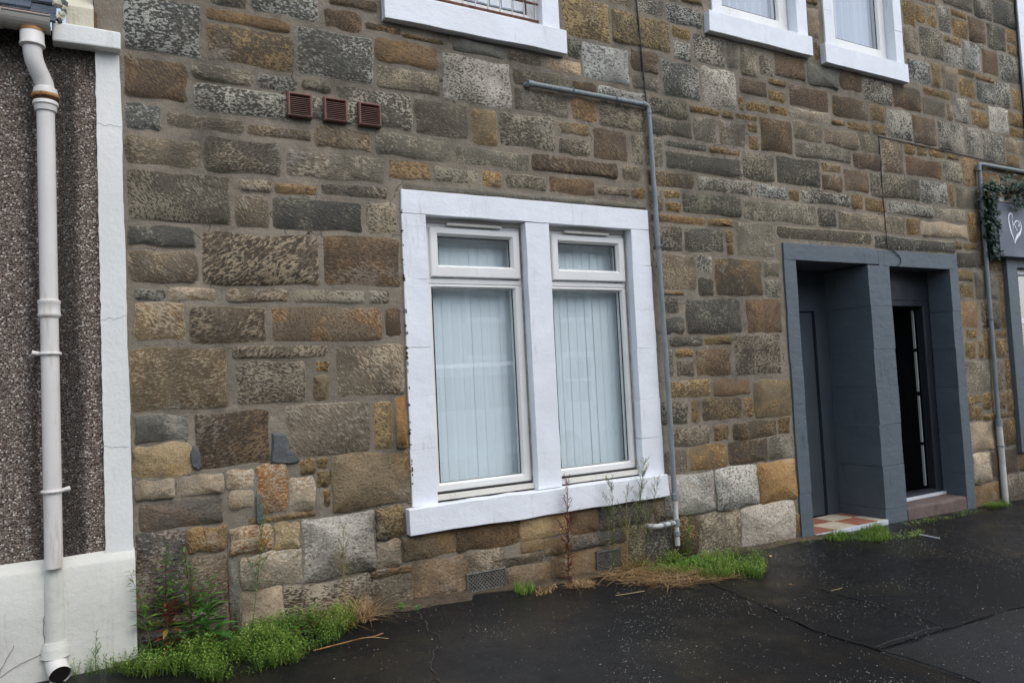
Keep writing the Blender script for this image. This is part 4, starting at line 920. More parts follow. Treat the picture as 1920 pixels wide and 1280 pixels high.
# ------------------------------------------------------------------ pipes
dp = empty('downpipe', (-.12, -.1, 1.5), 'cream painted cast iron downpipe on the pebbledashed cottage wall', 'downpipe')
X0, Y0 = -.121, -.098
mb = MB(); mb.tube([(X0, Y0, z) for z in (2.56, 2.0, 1.64)], .0355, 20); mb.tube([(X0, Y0, z) for z in (1.60, 1.0, .475)], .0355, 20); mb.obj('pipe', M['pipewhite'], dp, smooth=True)
neck = [(-.166, -.135, 2.80), (-.166, -.135, 2.765), (-.165, -.134, 2.735), (-.160, -.130, 2.705), (-.150, -.122, 2.675), (-.136, -.110, 2.645), (-.126, -.101, 2.62), (-.1215, -.098, 2.595), (-.121, -.098, 2.565)]
mb = MB(); mb.tube(neck, .0375, 20); mb.obj('swan_neck', M['pipewhite'], dp, smooth=True)
def collar(pts, name, m): MB().tube([(X0, Y0, z) for z, r in pts], [r for z, r in pts], 20).obj(name, m, dp, smooth=True)
MB().tube([(-.166, -.135, z) for z in (2.835, 2.83, 2.78, 2.776, 2.768, 2.762)], [.044, .047, .047, .050, .050, .040], 20).obj('collar', M['pipewhite'], dp, smooth=True)
MB().tube([(-.166, -.135, z) for z in (2.848, 2.842, 2.828)], [.030, .047, .0485], 20).obj('rust', M['rust'], dp, smooth=True)
collar([(2.598, .038), (2.592, .046), (2.572, .050), (2.566, .050)], 'collar', M['pipewhite'])
collar([(2.566, .0535), (2.562, .056), (2.552, .056), (2.548, .052)], 'rust', M['rust'])
collar([(2.546, .048), (2.538, .045)], 'dark_joint', M['rustdark'])
collar([(2.536, .046), (2.530, .051), (2.518, .051), (2.514, .046), (2.49, .043), (2.486, .036)], 'collar', M['pipewhite'])
collar([(1.645, .036), (1.641, .044), (1.632, .046), (1.626, .043), (1.585, .043), (1.579, .046), (1.570, .044), (1.562, .036)], 'collar', M['pipewhite'])
for z, dx in ((1.405, -1), (.805, 1)):
    mb = MB(); mb.tube([(X0+.0385*math.cos(a), Y0-.0385*math.sin(a), z) for a in [math.pi*k/10 for k in range(11)]], .008, 8)
    mb.tube([(X0+dx*.036, Y0, z), (X0+dx*.055, Y0-.004, z+.004), (X0+dx*.066, Y0-.002, z+.006)], [.009, .010, .011], 8); mb.tube([(X0+dx*.05, Y0+.08, z), (X0+dx*.05, Y0, z)], .007, 8)
    mb.obj('bracket', M['pipewhite'], dp, smooth=True)
mb = MB(); o_ = Vector((-.110, -.105, .035)); mb.tube([(-.122, -.072, .10), (-.121, -.082, .075), (-.114, -.108, .048), (-.103, -.150, .030)], [.040, .042, .043, .043], 18, False); mb.obj('outlet_shoe', M['pipewhite'], dp, smooth=True)
MB().tube([(-.108, -.130, .038), (-.104, -.147, .0315)], .036, 18).obj('outlet_mouth', M['ventdark'], dp, smooth=True)

def bendpipe(pts, r, rad, n=6):
    out = [Vector(pts[0])]
    for a, b, c in zip(pts[:-2], pts[1:-1], pts[2:]):
        a, b, c = Vector(a), Vector(b), Vector(c); p = b+(a-b).normalized()*rad; q = b+(c-b).normalized()*rad
        for k in range(n+1): t = k/n; out.append(p*(1-t)**2+b*2*t*(1-t)+q*t*t)
    return out+[Vector(pts[-1])]
wp = empty('waste_pipe', (3.43, -.035, 1.5), 'grey plastic waste pipe running down beside the white double window', 'pipe')
py = -.034
MB().tube(bendpipe([(2.455, .03, 3.042), (2.475, py, 3.042), (3.432, py, 3.036), (3.434, py-.03, 1.0), (3.43, py-.036, .36)], .02, .03), .0175, 14).obj('pipe', M['pipegrey'], wp, smooth=True)
px_ = 3.43; pz = py-.036
for (z0, z1, r) in ((.385, .335, .0235), (.215, .165, .0235), (.135, .10, .023)): MB().tube([(px_, pz, z0), (px_, pz, z0-.004), (px_, pz, z1+.004), (px_, pz, z1)], [.018, r, r, .018], 14).obj('coupling', M['pipegrey'], wp, smooth=True)
for a, b, r in (((px_-.035, pz, .19), (px_-.06, pz, .189), .0215), ((px_-.1, pz, .188), (px_-.12, pz, .187), .0215), ((2.462, py, 3.042), (2.50, py, 3.0418), .022), ((3.40, py, 3.0365), (3.375, py, 3.037), .021), ((3.432, py, 3.0), (3.432, py-.001, 2.975), .021)):
    MB().tube([a, b], r, 14).obj('coupling', M['pipegrey'], wp, smooth=True)
MB().tube([(px_, pz, .37), (px_, pz, .04)], .0175, 14).tube([(px_, pz, .19), (px_-.16, pz, .186), (px_-.19, pz+.03, .185), (px_-.2, pz+.1, .185)], .0165, 14).obj('branch', M['pipepale'], wp, smooth=True)
for z in (2.05, 1.13): MB().tube([(3.434+.024*math.cos(a), py-.02-.024*math.sin(a), z) for a in [math.pi*k/8 for k in range(9)]], .004, 6).obj('clip', M['pipegrey'], wp)
for x in (2.8, 3.15): MB().tube([(x, py-.023*math.cos(a), 3.04+.023*math.sin(a)) for a in [math.pi*(k/8-.5) for k in range(9)]], .004, 6).obj('clip', M['pipegrey'], wp)
rp = empty('waste_pipe', (7.46, -.035, 1.5), 'thin grey pipe turning down the wall between the doorway and the shop sign', 'pipe')
MB().tube(bendpipe([(9.6, -.035, 3.03), (7.474, -.035, 3.03), (7.455, -.035, .58)], .02, .035), .019, 14).obj('pipe', M['pipegrey'], rp, smooth=True)
MB().tube([(7.455, -.036, .57), (7.462, -.036, -.2)], .027, 14).obj('lower_pipe', M['pipepale'], rp, smooth=True)
for z0, z1, r in ((.60, .54, .031), (.36, .35, .034), (1.56, 1.545, .026), (2.99, 2.96, .026)): MB().tube([(7.456, -.036, z0), (7.456, -.036, z1)], r, 14).obj('coupling', M['pipegrey'], rp, smooth=True)

# ------------------------------------------------------------------ vents and grilles
def vent(x0, label):
    v_ = empty('air_vent', (x0+.065, 0, 2.706), label, 'air vent', 'brown louvre vents in a row on the wall')
    MB().frame(x0, x0+.131, 2.641, 2.771, -.036, 0, .011, .011, .010, .010, .004, .012).obj('vent_frame', M['vent'], v_)
    MB().box(x0+.01, x0+.12, -.012, -.002, 2.65, 2.762).obj('vent_back', M['ventdark'], v_)
    for i in range(9):
        z = 2.662+i*.0105
        MB().add([(x0+.013, -.033, z-.004), (x0+.118, -.033, z-.004), (x0+.118, -.016, z+.004), (x0+.013, -.016, z+.004), (x0+.013, -.033, z-.0015), (x0+.118, -.033, z-.0015), (x0+.118, -.016, z+.0065), (x0+.013, -.016, z+.0065)],
                 [(0, 3, 2, 1), (4, 5, 6, 7), (0, 1, 5, 4), (2, 3, 7, 6), (1, 2, 6, 5), (0, 4, 7, 3)]).obj('louvre', M['vent'], v_)
vent(.969, 'brown louvre vent on the wall, nearest the cottage of the three')
vent(1.163, 'middle one of the three brown louvre vents on the wall')
vent(1.357, 'brown louvre vent on the wall, nearest the upper window of the three')
def grille(x0, x1, z0, z1, label):
    g = empty('floor_vent_grille', ((x0+x1)/2, -.02, (z0+z1)/2), label, 'vent grille')
    MB().frame(x0, x1, z0, z1, -.034, -.002, .008, .008, .008, .008, .002, .006).obj('grille_frame', M['grille'], g)
    MB().box(x0+.004, x1-.004, -.012, -.003, z0+.004, z1-.004).obj('grille_back', M['ventdark'], g)
    mb = MB(); w, h = x1-x0, z1-z0; n = int((w+h)/.022)
    for s in (1, -1):
        for i in range(n):
            c = i*.022
            a = max(0, c-h); b = min(w, c)
            if b-a < .01: continue
            p = (x0+a, z0+(c-a)); q = (x0+b, z0+(c-b))
            if s < 0: p = (x1-a, p[1]); q = (x1-b, q[1])
            d = .0021; y0 = -.030 if s > 0 else -.029
            mb.add([(p[0]-d, y0, p[1]-d*s), (q[0]-d, y0, q[1]-d*s), (q[0]+d, y0, q[1]+d*s), (p[0]+d, y0, p[1]+d*s), (p[0]-d, -.02, p[1]-d*s), (q[0]-d, -.02, q[1]-d*s), (q[0]+d, -.02, q[1]+d*s), (p[0]+d, -.02, p[1]+d*s)],
                   [(0, 1, 2, 3), (0, 4, 5, 1), (2, 6, 7, 3), (1, 5, 6, 2), (3, 7, 4, 0)])
    mb.obj('lattice', M['grille'], g)
grille(1.888, 2.146, -.015, .10, 'weathered lattice vent grille at the wall foot, under the left light of the window')
grille(2.80, 2.99, -.045, .085, 'weathered lattice vent grille at the foot of the wall, half hidden by weeds')

# ------------------------------------------------------------------ cables
def cable(pts, r, label):
    return tag(MB().tube(pts, r, 6).obj('cable', M['cable'], None, (0, 0, 0), smooth=True), label, 'cable')
cable([(3.36, -.012, 4.9), (3.395, -.012, 3.9), (3.404, -.012, 3.7), (3.42, -.012, 3.35), (3.432, -.014, 3.07), (3.415, -.02, 3.0)], .0055, 'thick black cable dropping to the elbow of the grey waste pipe')
q = [(6.003, -.01, 3.13), (6.006, -.01, 2.9), (6.0, -.01, 2.6), (6.003, -.014, 2.3), (6.0, -.02, 2.16), (6.06, -.024, 2.14), (6.135, -.024, 2.10), (6.165, -.024, 2.06), (6.145, -.024, 2.02), (6.09, -.02, 2.0)]
cable([tuple(p) for p in spline([(a, c, b) for a, b, c in q])] and [(a, c, b) for a, b, c in spline([(a, c, b) for a, b, c in q])], .004, 'thin black cable hanging down the wall over the dark doorway lintel')
cable([(6.0, -.01, 3.13), (6.6, -.01, 3.115), (7.3, -.01, 3.10), (8.4, -.012, 3.06), (9.9, -.012, 3.02)], .005, 'thin black cable running level along the wall above the shop sign')
cable([(8.42, -.02, 4.9), (8.40, -.02, 4.2), (8.405, -.02, 3.5), (8.41, -.02, 3.06)], .011, 'thick black cable beside the white window jamb at the far right')

# ------------------------------------------------------------------ vegetation
class LB:                                      # leaves: faces plus a per-vertex shade
    def __init__(s): s.v = []; s.f = []; s.c = []
    def add(s, v, f, c):
        n = len(s.v); s.v += [tuple(p) for p in v]; s.f += [tuple(i+n for i in q) for q in f]; s.c += [c]*len(v) if not isinstance(c, list) else c
    def leaf(s, p, d, L, w, c, fold=.25, droop=.2, up=Vector((0, 0, 1))):
        d = Vector(d).normalized(); side = d.cross(up)
        side = side.normalized() if side.length > .05 else Vector((1, 0, 0)); nrm = side.cross(d); p = Vector(p)
        a = p; m = p+d*L*.45-up*droop*L*.15; t = p+d*L-up*droop*L*.6
        l = m+side*w+nrm*w*fold; r = m-side*w+nrm*w*fold
        s.add([a, l, m, r, t], [(0, 2, 1), (0, 3, 2), (1, 2, 4), (2, 3, 4)], c)
    def blade(s, p, d, L, w, c, bend=.5, seg=3):
        d = Vector(d).normalized(); side = Vector((-d.y, d.x, 0)); side = side.normalized() if side.length > .01 else Vector((1, 0, 0)); p = Vector(p); v = []; h = Vector((d.x, d.y, 0))
        for i in range(seg+1):
            k = i/seg; q = p+d*L*k+h*bend*L*k*k-Vector((0, 0, 1))*bend*.55*L*k*k; ww = w*(1-k*.85)
            v += [q-side*ww, q+side*ww]
        s.add(v, [(2*i, 2*i+1, 2*i+3, 2*i+2) for i in range(seg)], c)
    def obj(s, name, m, parent=None, loc=(0, 0, 0)):
        me = mesh(name, [tuple(Vector(p)-(Vector(loc) if parent is None else Vector((0, 0, 0)))) for p in s.v], s.f)
        at = me.attributes.new('shade', 'FLOAT', 'POINT'); at.data.foreach_set('value', s.c)
        return link(name, me, m, parent, loc if parent is None else (0, 0, 0))
def inpoly(x, y, P):
    r = False; j = len(P)-1
    for i in range(len(P)):
        if (P[i][1] > y) != (P[j][1] > y) and x < (P[j][0]-P[i][0])*(y-P[i][1])/(P[j][1]-P[i][1])+P[i][0]: r = not r
        j = i
    return r
def weedmat(poly, n, hmin, hmax, seed, feather=True, shade0=0.0, shrink=None):
    rr = random.Random(seed); L = LB(); xs_ = [p[0] for p in poly]; ys_ = [p[1] for p in poly]; k = 0
    cx, cy = sum(xs_)/len(xs_), sum(ys_)/len(ys_)
    while k < n:
        x, y = rr.uniform(min(xs_), max(xs_)), rr.uniform(min(ys_), max(ys_))
        if not inpoly(x+.03*mnoise.noise((x*9, y*9, 0)), y+.05*mnoise.noise((x*7, y*7, 5)), poly): continue
        dn = mnoise.noise((x*6, y*6, seed))
        if rr.random() > .75+dn: continue
        k += 1; h = rr.uniform(hmin, hmax)*(.75+.7*max(-.4, dn+.1)); a = rr.uniform(0, 6.283); lean = rr.uniform(.05, .55)
        d = Vector((math.cos(a)*lean, math.sin(a)*lean-.12, 1)).normalized(); p = Vector((x, y, gz(x, y)+.002)); c = min(1, max(0, shade0+rr.uniform(.1, .8)+dn*.35))
        if not feather or rr.random() < .25:
            for q in range(3): L.blade(p, (d.x+rr.uniform(-.35, .35), d.y+rr.uniform(-.35, .35), d.z), h*rr.uniform(.7, 1.25), .0016, c, rr.uniform(.1, .7))
            continue
        L.blade(p, d, h, .0011, c*.8, .15, 2)
        m_ = int(h/.0085)
        for q in range(m_):
            t = .22+.78*q/m_; b = a+q*2.4+rr.uniform(-.4, .4); pp = p+d*h*t
            dd = Vector((math.cos(b), math.sin(b), rr.uniform(.15, .9)))
            L.leaf(pp, dd, rr.uniform(.011, .022), rr.uniform(.0018, .0036), min(1, c+.25*(t-.5)+rr.uniform(-.08, .08)), .2, .1)
    return L
P1 = [(-.10, -.10), (.04, -.16), (.25, -.34), (.50, -.54), (.72, -.55), (.92, -.45), (1.10, -.30), (1.22, -.17), (1.24, -.02), (.6, -.01), (.2, -.01), (.19, -.09)]
tag(weedmat(P1, 2300, .035, .125, 1).obj('ground_weeds', M['green'], None, (.6, -.3, 0)), 'thick feathery green weed mat at the foot of the wall by the cottage plinth', 'weeds', kind='stuff')
P2 = [(3.12, -.02), (3.05, -.16), (3.2, -.38), (3.36, -.50), (3.62, -.62), (3.80, -.48), (3.97, -.31), (3.9, -.18), (3.7, -.06), (3.45, -.01)]
tag(weedmat(P2, 1700, .03, .095, 2, True, .05).obj('ground_weeds', M['green'], None, (3.5, -.25, -.08)), 'green weed mat spreading over the pavement below the grey waste pipe', 'weeds', kind='stuff')
P3 = [(4.85, -.06), (4.80, -.16), (4.95, -.30), (5.16, -.40), (5.42, -.26), (5.56, -.12), (5.5, -.06)]
tag(weedmat(P3, 1100, .035, .075, 3, False, .05).obj('grass_tuft', M['green'], None, (5.15, -.2, -.12)), 'bright green grass tuft in front of the tiled porch', 'grass', kind='stuff')
P4 = [(2.14, -.20), (2.22, -.22), (2.28, -.16), (2.28, -.08), (2.2, -.07), (2.14, -.11)]
tag(weedmat(P4, 150, .04, .085, 4, False, .3).obj('grass_tuft', M['green'], None, (2.2, -.15, -.03)), 'small pale grass tuft beside the lattice grille under the window', 'grass', kind='stuff')
P5 = [(7.05, -.04), (7.06, -.16), (7.3, -.18), (7.44, -.10), (7.46, -.03)]
tag(weedmat(P5, 240, .03, .06, 5).obj('ground_weeds', M['green'], None, (7.2, -.08, -.17)), 'small green weeds at the foot of the thin grey pipe by the doorway', 'weeds', kind='stuff')
P6 = [(5.75, -.06), (5.78, -.16), (6.3, -.2), (6.86, -.14), (6.9, -.05)]
tag(weedmat(P6, 260, .012, .03, 6, True, .3).obj('moss_fringe', M['green'], None, (6.3, -.1, -.15)), 'thin mossy weeds along the red stone step', 'moss', kind='stuff')
P7 = [(3.85, -.05), (3.9, -.14), (4.3, -.12), (4.72, -.13), (4.72, -.04)]
tag(weedmat(P7, 70, .02, .045, 7, True, .15).obj('ground_weeds', M['green'], None, (4.3, -.1, -.1)), 'sparse small weeds along the wall left of the dark doorway', 'weeds', kind='stuff')
P8 = [(5.2, -.34), (5.22, -.42), (5.5, -.46), (5.75, -.3), (5.9, -.2), (5.7, -.18), (5.45, -.3)]
tag(weedmat(P8, 150, .012, .035, 8, True, .25).obj('ground_weeds', M['green'], None, (5.5, -.3, -.13)), 'low weeds trailing over the asphalt beside the grass tuft by the porch', 'weeds', kind='stuff')
for i, (x, y, n, s) in enumerate(((1.44, -.16, 16, .03), (1.50, -.245, 9, .02))):
    rr = random.Random(40+i); L = LB()
    for k in range(n):
        a = rr.uniform(0, 6.28); L.leaf((x+rr.uniform(-.012, .012), y+rr.uniform(-.012, .012), gz(x, y)+.02+rr.uniform(0, .03)), (math.cos(a), math.sin(a), rr.uniform(.2, 1)), rr.uniform(.6, 1.2)*s, s*.3, rr.uniform(.3, .9))
    tag(L.obj('seedling', M['broad'], None, (x, y, gz(x, y))), ('small green seedling at the edge of the soil strip, left of the lattice grille', 'tiny green seedling at the top of the crack in the asphalt')[i], 'seedling')
# small clover leaves and white flecks among the near weeds
rr = random.Random(21); L = LB()
for k in range(420):
    x = rr.uniform(.2, .95); y = rr.uniform(-.26, -.03); z = gz(x, y)+rr.uniform(.02, .085)*(1+(y+.03)*1.5); a = rr.uniform(0, 6.28)
    for q in range(3): L.leaf((x, y, z), (math.cos(a+q*2.1), math.sin(a+q*2.1), .3), .015, .0065, rr.uniform(0, .9), .1)
tag(L.obj('clover', M['broad'], None, (.5, -.1, 0)), 'small round clover leaves among the weeds under the tall willowherb', 'clover', kind='stuff')

def herb(name, label, base, top, leafm, stemm, lmin, lmax, n, seed, group=None, branch=0, bare=.08, sr=.003, wleaf=.17, red_low=False, cat='weed plant'):
    rr = random.Random(seed); b, t = Vector(base), Vector(top); e = empty(name, base, label, cat, group)
    H = (t-b).length; c1 = b+(t-b)*.4+Vector((rr.uniform(-.03, .03), rr.uniform(-.03, .02), 0))*H*2
    P = [b*(1-k)**2+c1*2*k*(1-k)+t*k*k for k in [i/9 for i in range(10)]]
    sm = MB(); sm.tube(P, [sr*(1-.75*i/9) for i in range(10)], 6); L = LB()
    at = lambda k: b*(1-k)**2+c1*2*k*(1-k)+t*k*k
    for i in range(n):
        k = bare+(1-bare)*(i+rr.random()*.6)/n; a = i*2.4+rr.uniform(-.5, .5); p = at(k)
        ln = (lmin+(lmax-lmin)*math.sin(math.pi*min(1, .25+k*.8)))*rr.uniform(.75, 1.2)
        c = rr.uniform(.05, .72)
        if red_low and k < .45 and rr.random() < .7: c = rr.uniform(.85, 1)
        if rr.random() < .06: c = .95
        L.leaf(p, (math.cos(a), math.sin(a)*.8-.1, rr.uniform(.1, .75)), ln, ln*wleaf*.5, c, .3, rr.uniform(.1, .7))
    for i in range(branch):
        k = .35+.65*rr.random(); p = at(k); a = rr.uniform(0, 6.28); ln = H*rr.uniform(.08, .2)*(1.3-k)*1.8; d = Vector((math.cos(a), math.sin(a)*.7, rr.uniform(.8, 1.8))).normalized()
        q = p+d*ln; sm.tube([p, p+d*ln*.5+Vector((0, 0, .004)), q], [.0013, .001, .0006], 4)
        for j in range(int(ln/.007)):
            kk = (j+1)/(int(ln/.007)+1); bb = rr.uniform(0, 6.28)
            L.leaf(p+d*ln*kk, (math.cos(bb)+d.x, math.sin(bb)+d.y, .9), rr.uniform(.010, .026), .0021, rr.random(), .2, .1)
    sm.obj('stem', stemm, e, smooth=True); L.obj('foliage', leafm, e)
    return e
GW = 'tall weeds growing along the foot of the wall'
herb('willowherb', 'tall green willowherb nearest the white plinth, red leaved at its foot', (.335, -.10, .0), (.325, -.12, .52), M['herb'], M['stem'], .04, .095, 84, 1, GW, 3, .06, .0035, .24, True)
herb('willowherb', 'green willowherb just right of the one nearest the plinth', (.415, -.13, .0), (.397, -.14, .47), M['herb'], M['stem'], .04, .09, 80, 2, GW, 4, .06, .0033, .24)
herb('broad_leaved_weed', 'bushy weed with large dark green leaves between the willowherbs', (.50, -.15, .0), (.498, -.17, .34), M['broad'], M['stemgreen'], .055, .125, 44, 3, GW, 0, .10, .004, .34)
herb('red_stemmed_weed', 'thin dark red stem with a few small leaves, right of the bushy weed', (.605, -.10, .0), (.592, -.12, .52), M['redleaf'], M['stem'], .014, .034, 26, 4, GW, 0, .05, .003, .3)
herb('willowherb', 'pale sprig of weed against the ochre stones above the red stem', (.70, -.06, .02), (.775, -.08, .66), M['herb'], M['stemgreen'], .02, .05, 50, 5, GW, 8, .35, .002, .2)
herb('willowherb', 'low arching willowherb leaning on the cottage plinth corner', (.26, -.10, .0), (.17, -.12, .42), M['herb'], M['stemgreen'], .035, .075, 50, 6, GW, 2, .35, .0025, .2)
herb('willowherb', 'small leafy sprig growing in front of the white plinth', (.03, -.12, .0), (.035, -.13, .17), M['green'], M['stemgreen'], .010, .022, 40, 7, GW, 8, .2, .002, .25)
herb('dead_willowherb', 'dry upright stalk with wispy tufts standing in the dead grass clump', (1.17, -.09, .0), (1.165, -.10, .48), M['wispy'], M['stemdry'], .02, .05, 60, 8, GW, 22, .2, .0028, .14)
herb('red_willowherb', 'red leaved willowherb with a wispy seed head in front of the white sill', (2.545, -.075, -.045), (2.545, -.12, .56), M['redleaf'], M['stem'], .03, .08, 84, 9, GW, 28, .02, .0035, .24, True)
herb('wispy_willowherb', 'green wispy weed standing over the half hidden lattice grille', (2.875, -.08, -.06), (2.88, -.12, .545), M['wispy'], M['stemgreen'], .022, .06, 70, 10, GW, 26, .05, .003, .16)
herb('wispy_willowherb', 'tallest wispy weed reaching above the sill near the pipe', (3.04, -.08, -.065), (3.145, -.12, .61), M['wispy'], M['stemgreen'], .022, .058, 74, 11, GW, 40, .05, .003, .16)
herb('wispy_willowherb', 'short wispy weed between the two tall ones under the sill', (2.98, -.10, -.065), (2.99, -.13, .50), M['wispy'], M['stemdry'], .02, .05, 56, 12, GW, 22, .05, .0026, .16)
herb('wispy_willowherb', 'thin wispy weed leaning toward the grey pipe', (3.10, -.07, -.065), (3.26, -.12, .50), M['wispy'], M['stemgreen'], .02, .05, 50, 13, GW, 24, .1, .0024, .16)
herb('willowherb', 'small green weed growing close beside the foot of the grey waste pipe', (3.52, -.06, -.075), (3.53, -.10, .26), M['herb'], M['stemgreen'], .03, .06, 50, 14, GW, 3, .1, .003, .2)
# dock with a few big leaves
dk = empty('dock', (3.45, -.10, -.077), 'dock plant with large rounded leaves at the foot of the grey waste pipe', 'weed plant', GW)
for i, (a, ln, w, zz) in enumerate(((-2.4, .15, .045, .55), (-1.2, .17, .05, .45), (-.3, .14, .042, .5), (2.6, .13, .04, .7), (-1.8, .12, .04, .9), (-.8, .11, .035, 1.0))):
    rr = random.Random(60+i); L = LB(); d = Vector((math.cos(a), math.sin(a), zz)).normalized(); sd_ = d.cross(Vector((0, 0, 1))).normalized(); v = []; base = Vector((3.45, -.10, -.075)); c = []
    for j in range(7):
        k = j/6; ww = w*math.sin(math.pi*min(1, max(0, (k-.18)/.82)))**.6 if k > .18 else .003; p = base+d*ln*1.25*k-Vector((0, 0, 1))*ln*.55*k*k
        for s in (-1, 0, 1): v.append(p+sd_*ww*s+Vector((0, 0, .22*ww*abs(s)+.004*math.sin(j*2.1)*abs(s)))); c.append(min(1, .45+.15*abs(s)+rr.uniform(-.1, .25)))
    L.add(v, [(j*3+s, j*3+s+1, j*3+s+4, j*3+s+3) for j in range(6) for s in range(2)], c); L.obj('dock_leaf', M['broad'], dk).data.shade_smooth()
# dead grass and straw
def strawpile(poly, n, hmax, seed, flat=True, lmin=.06, lmax=.2):
    rr = random.Random(seed); L = LB(); xs_ = [p[0] for p in poly]; ys_ = [p[1] for p in poly]; k = 0
    while k < n:
        x, y = rr.uniform(min(xs_), max(xs_)), rr.uniform(min(ys_), max(ys_))
        if not inpoly(x, y, poly): continue
        k += 1; a = rr.gauss(-.5, .7)+(math.pi if rr.random() < .5 else 0) if flat else rr.uniform(0, 6.28); z = gz(x, y)+(rr.random()**1.5)*hmax if flat else gz(x, y)+.004
        L.blade((x, y, z), (math.cos(a), math.sin(a)-.1, rr.uniform(-.06, .16) if flat else rr.uniform(.4, 2.0)), rr.uniform(lmin, lmax), rr.uniform(.0011, .0024), rr.random(), rr.uniform(-.1, .15) if flat else rr.uniform(.1, .9))
    return L
P9 = [(2.72, -.12), (2.80, -.30), (2.95, -.48), (3.10, -.56), (3.26, -.47), (3.30, -.33), (3.16, -.14), (2.95, -.05)]
tag(strawpile(P9, 900, .05, 31).obj('straw_heap', M['straw'], None, (3, -.3, -.07)), 'heap of brown dry straw on the asphalt under the window', 'straw', kind='stuff')
tag(strawpile([(3.3, -.5), (3.42, -.55), (3.5, -.5), (3.4, -.42)], 90, .02, 32).obj('straw_heap', M['straw'], None, (3.4, -.5, -.08)), 'few stray straws at the front edge of the weed mat by the pipe', 'straw', kind='stuff')
P10 = [(1.06, -.16), (1.12, -.24), (1.26, -.20), (1.32, -.10), (1.24, -.03), (1.1, -.04)]
tag(strawpile(P10, 420, .1, 33, False, .10, .26).obj('dead_grass_clump', M['straw'], None, (1.18, -.12, 0)), 'straggly clump of dead grass against the wall at the end of the weed mat', 'dead grass', kind='stuff')
P11 = [(2.46, -.16), (2.46, -.24), (2.58, -.27), (2.66, -.2), (2.6, -.12)]
tag(strawpile(P11, 420, .06, 34, False, .02, .06).obj('dead_moss_tuft', M['straw'], None, (2.55, -.2, -.05)), 'pale brown tuft of dead moss at the foot of the red willowherb', 'dead moss', kind='stuff')
tag(strawpile([(2.24, -.2), (2.2, -.28), (2.3, -.26), (2.42, -.16), (2.34, -.12)], 160, .02, 35, False, .015, .05).obj('dead_moss_tuft', M['straw'], None, (2.3, -.2, -.04)), 'withered grass remains in front of the small pale tuft', 'dead moss', kind='stuff')
P12 = [(2.98, -.04), (3.0, -.12), (3.14, -.12), (3.16, -.03)]
tag(strawpile(P12, 130, .06, 36, False, .1, .26).obj('dead_grass_clump', M['straw'], None, (3.07, -.08, -.06)), 'brown dead grass stems hanging beside the half hidden grille', 'dead grass', kind='stuff')
def stalk(name, pts, r, m, label):
    p = [(x, y, gz(x, y)+dz) for x, y, dz in pts]; o = MB().tube(p, r, 5).obj(name, m, None, p[0], smooth=True); return tag(o, label, 'twig')
stalk('red_twig', [(.90, -.44, .012), (1.02, -.45, .02), (1.12, -.445, .022), (1.2, -.43, .012), (1.25, -.40, .008)], .0028, M['rust'], 'reddish dry twig lying out from the weed mat onto the asphalt')
stalk('straw_stalk', [(1.15, -.445, .02), (1.19, -.465, .02), (1.25, -.475, .004)], .0016, M['stemdry'], 'thin pale straw curling off the reddish twig')
stalk('straw_stalk', [(2.61, -.46, .004), (2.68, -.49, .012), (2.76, -.50, .016), (2.80, -.485, .010)], .0022, M['stemdry'], 'short pale straw stalk lying alone on the asphalt below the straw heap')
stalk('white_stick', [(5.555, -.40, .006), (5.55, -.56, .006)], .004, M['trim'], 'thin white stick lying on the asphalt in front of the dark mullion')
stalk('straw_stalk', [(3.72, -1.02, .006), (3.80, -1.03, .012), (3.84, -1.01, .006)], .0018, M['stemdry'], 'dry curled stalk on the wet asphalt near the pavement seam')
for i, (x, y) in enumerate(((1.0, -.33), (.86, -.45), (4.05, -.30), (1.30, -.20), (3.62, -.80))):
    rr = random.Random(80+i); L = LB(); a = rr.uniform(0, 6.28); L.leaf((x, y, gz(x, y)+.008), (math.cos(a), math.sin(a), .15), .05, .012, rr.uniform(.2, 1), .3, .1)
    tag(L.obj('fallen_leaf', M['straw'], None, (x, y, gz(x, y))), ('dry fallen leaf at the front right edge of the near weed mat', 'dry fallen leaf where the reddish twig meets the weeds', 'dry fallen leaf on the pavement right of the weed mat by the pipe', 'dry fallen leaf on the soil strip by the dead grass clump', 'dry fallen leaf on the asphalt near the dark seam')[i], 'leaf', 'fallen leaves on the pavement')

# artificial ivy garland round the shop sign
iv = empty('ivy_garland', (7.6, -.12, 2.6), 'dark green ivy garland draped over the corner of the grey shop sign', 'garland')
rr = random.Random(17); L = LB(); sm = MB()
def ivyleaf(p, d, nrm, s, c):
    d = d.normalized(); sd_ = d.cross(nrm).normalized(); n2 = sd_.cross(d); P_ = [(0, 0), (.35, -.15), (.62, .28), (.3, .42), (0, 1), (-.3, .42), (-.62, .28), (-.35, -.15)]
    v = [p+sd_*x*s+d*y*s+n2*(-.25*abs(x)*s) for x, y in P_]+[p+d*.35*s]
    L.add(v, [(i, (i+1) % 8, 8) for i in range(8)], c)
def run(A, B, n, spread, drop=.5):
    A, B = Vector(A), Vector(B)
    for i in range(n):
        k = rr.random(); p = A.lerp(B, k)+Vector((rr.gauss(0, spread), rr.uniform(-.09, .03), rr.gauss(0, spread*.7))); nrm = Vector((rr.uniform(-.6, .5), -1, rr.uniform(-.2, .8))).normalized()
        d = Vector((rr.uniform(-1, 1), rr.uniform(-.3, 0), rr.uniform(-1, .3))); d = d-nrm*d.dot(nrm)
        ivyleaf(p, d, nrm, rr.uniform(.024, .046), rr.uniform(0, .8))
run((7.50, -.06, 2.82), (7.50, -.06, 2.35), 330, .045); run((7.48, -.06, 2.40), (7.52, -.06, 2.13), 110, .034); run((7.55, -.10, 2.80), (8.3, -.14, 2.76), 420, .07); run((7.75, -.16, 2.66), (8.0, -.16, 2.60), 28, .03)
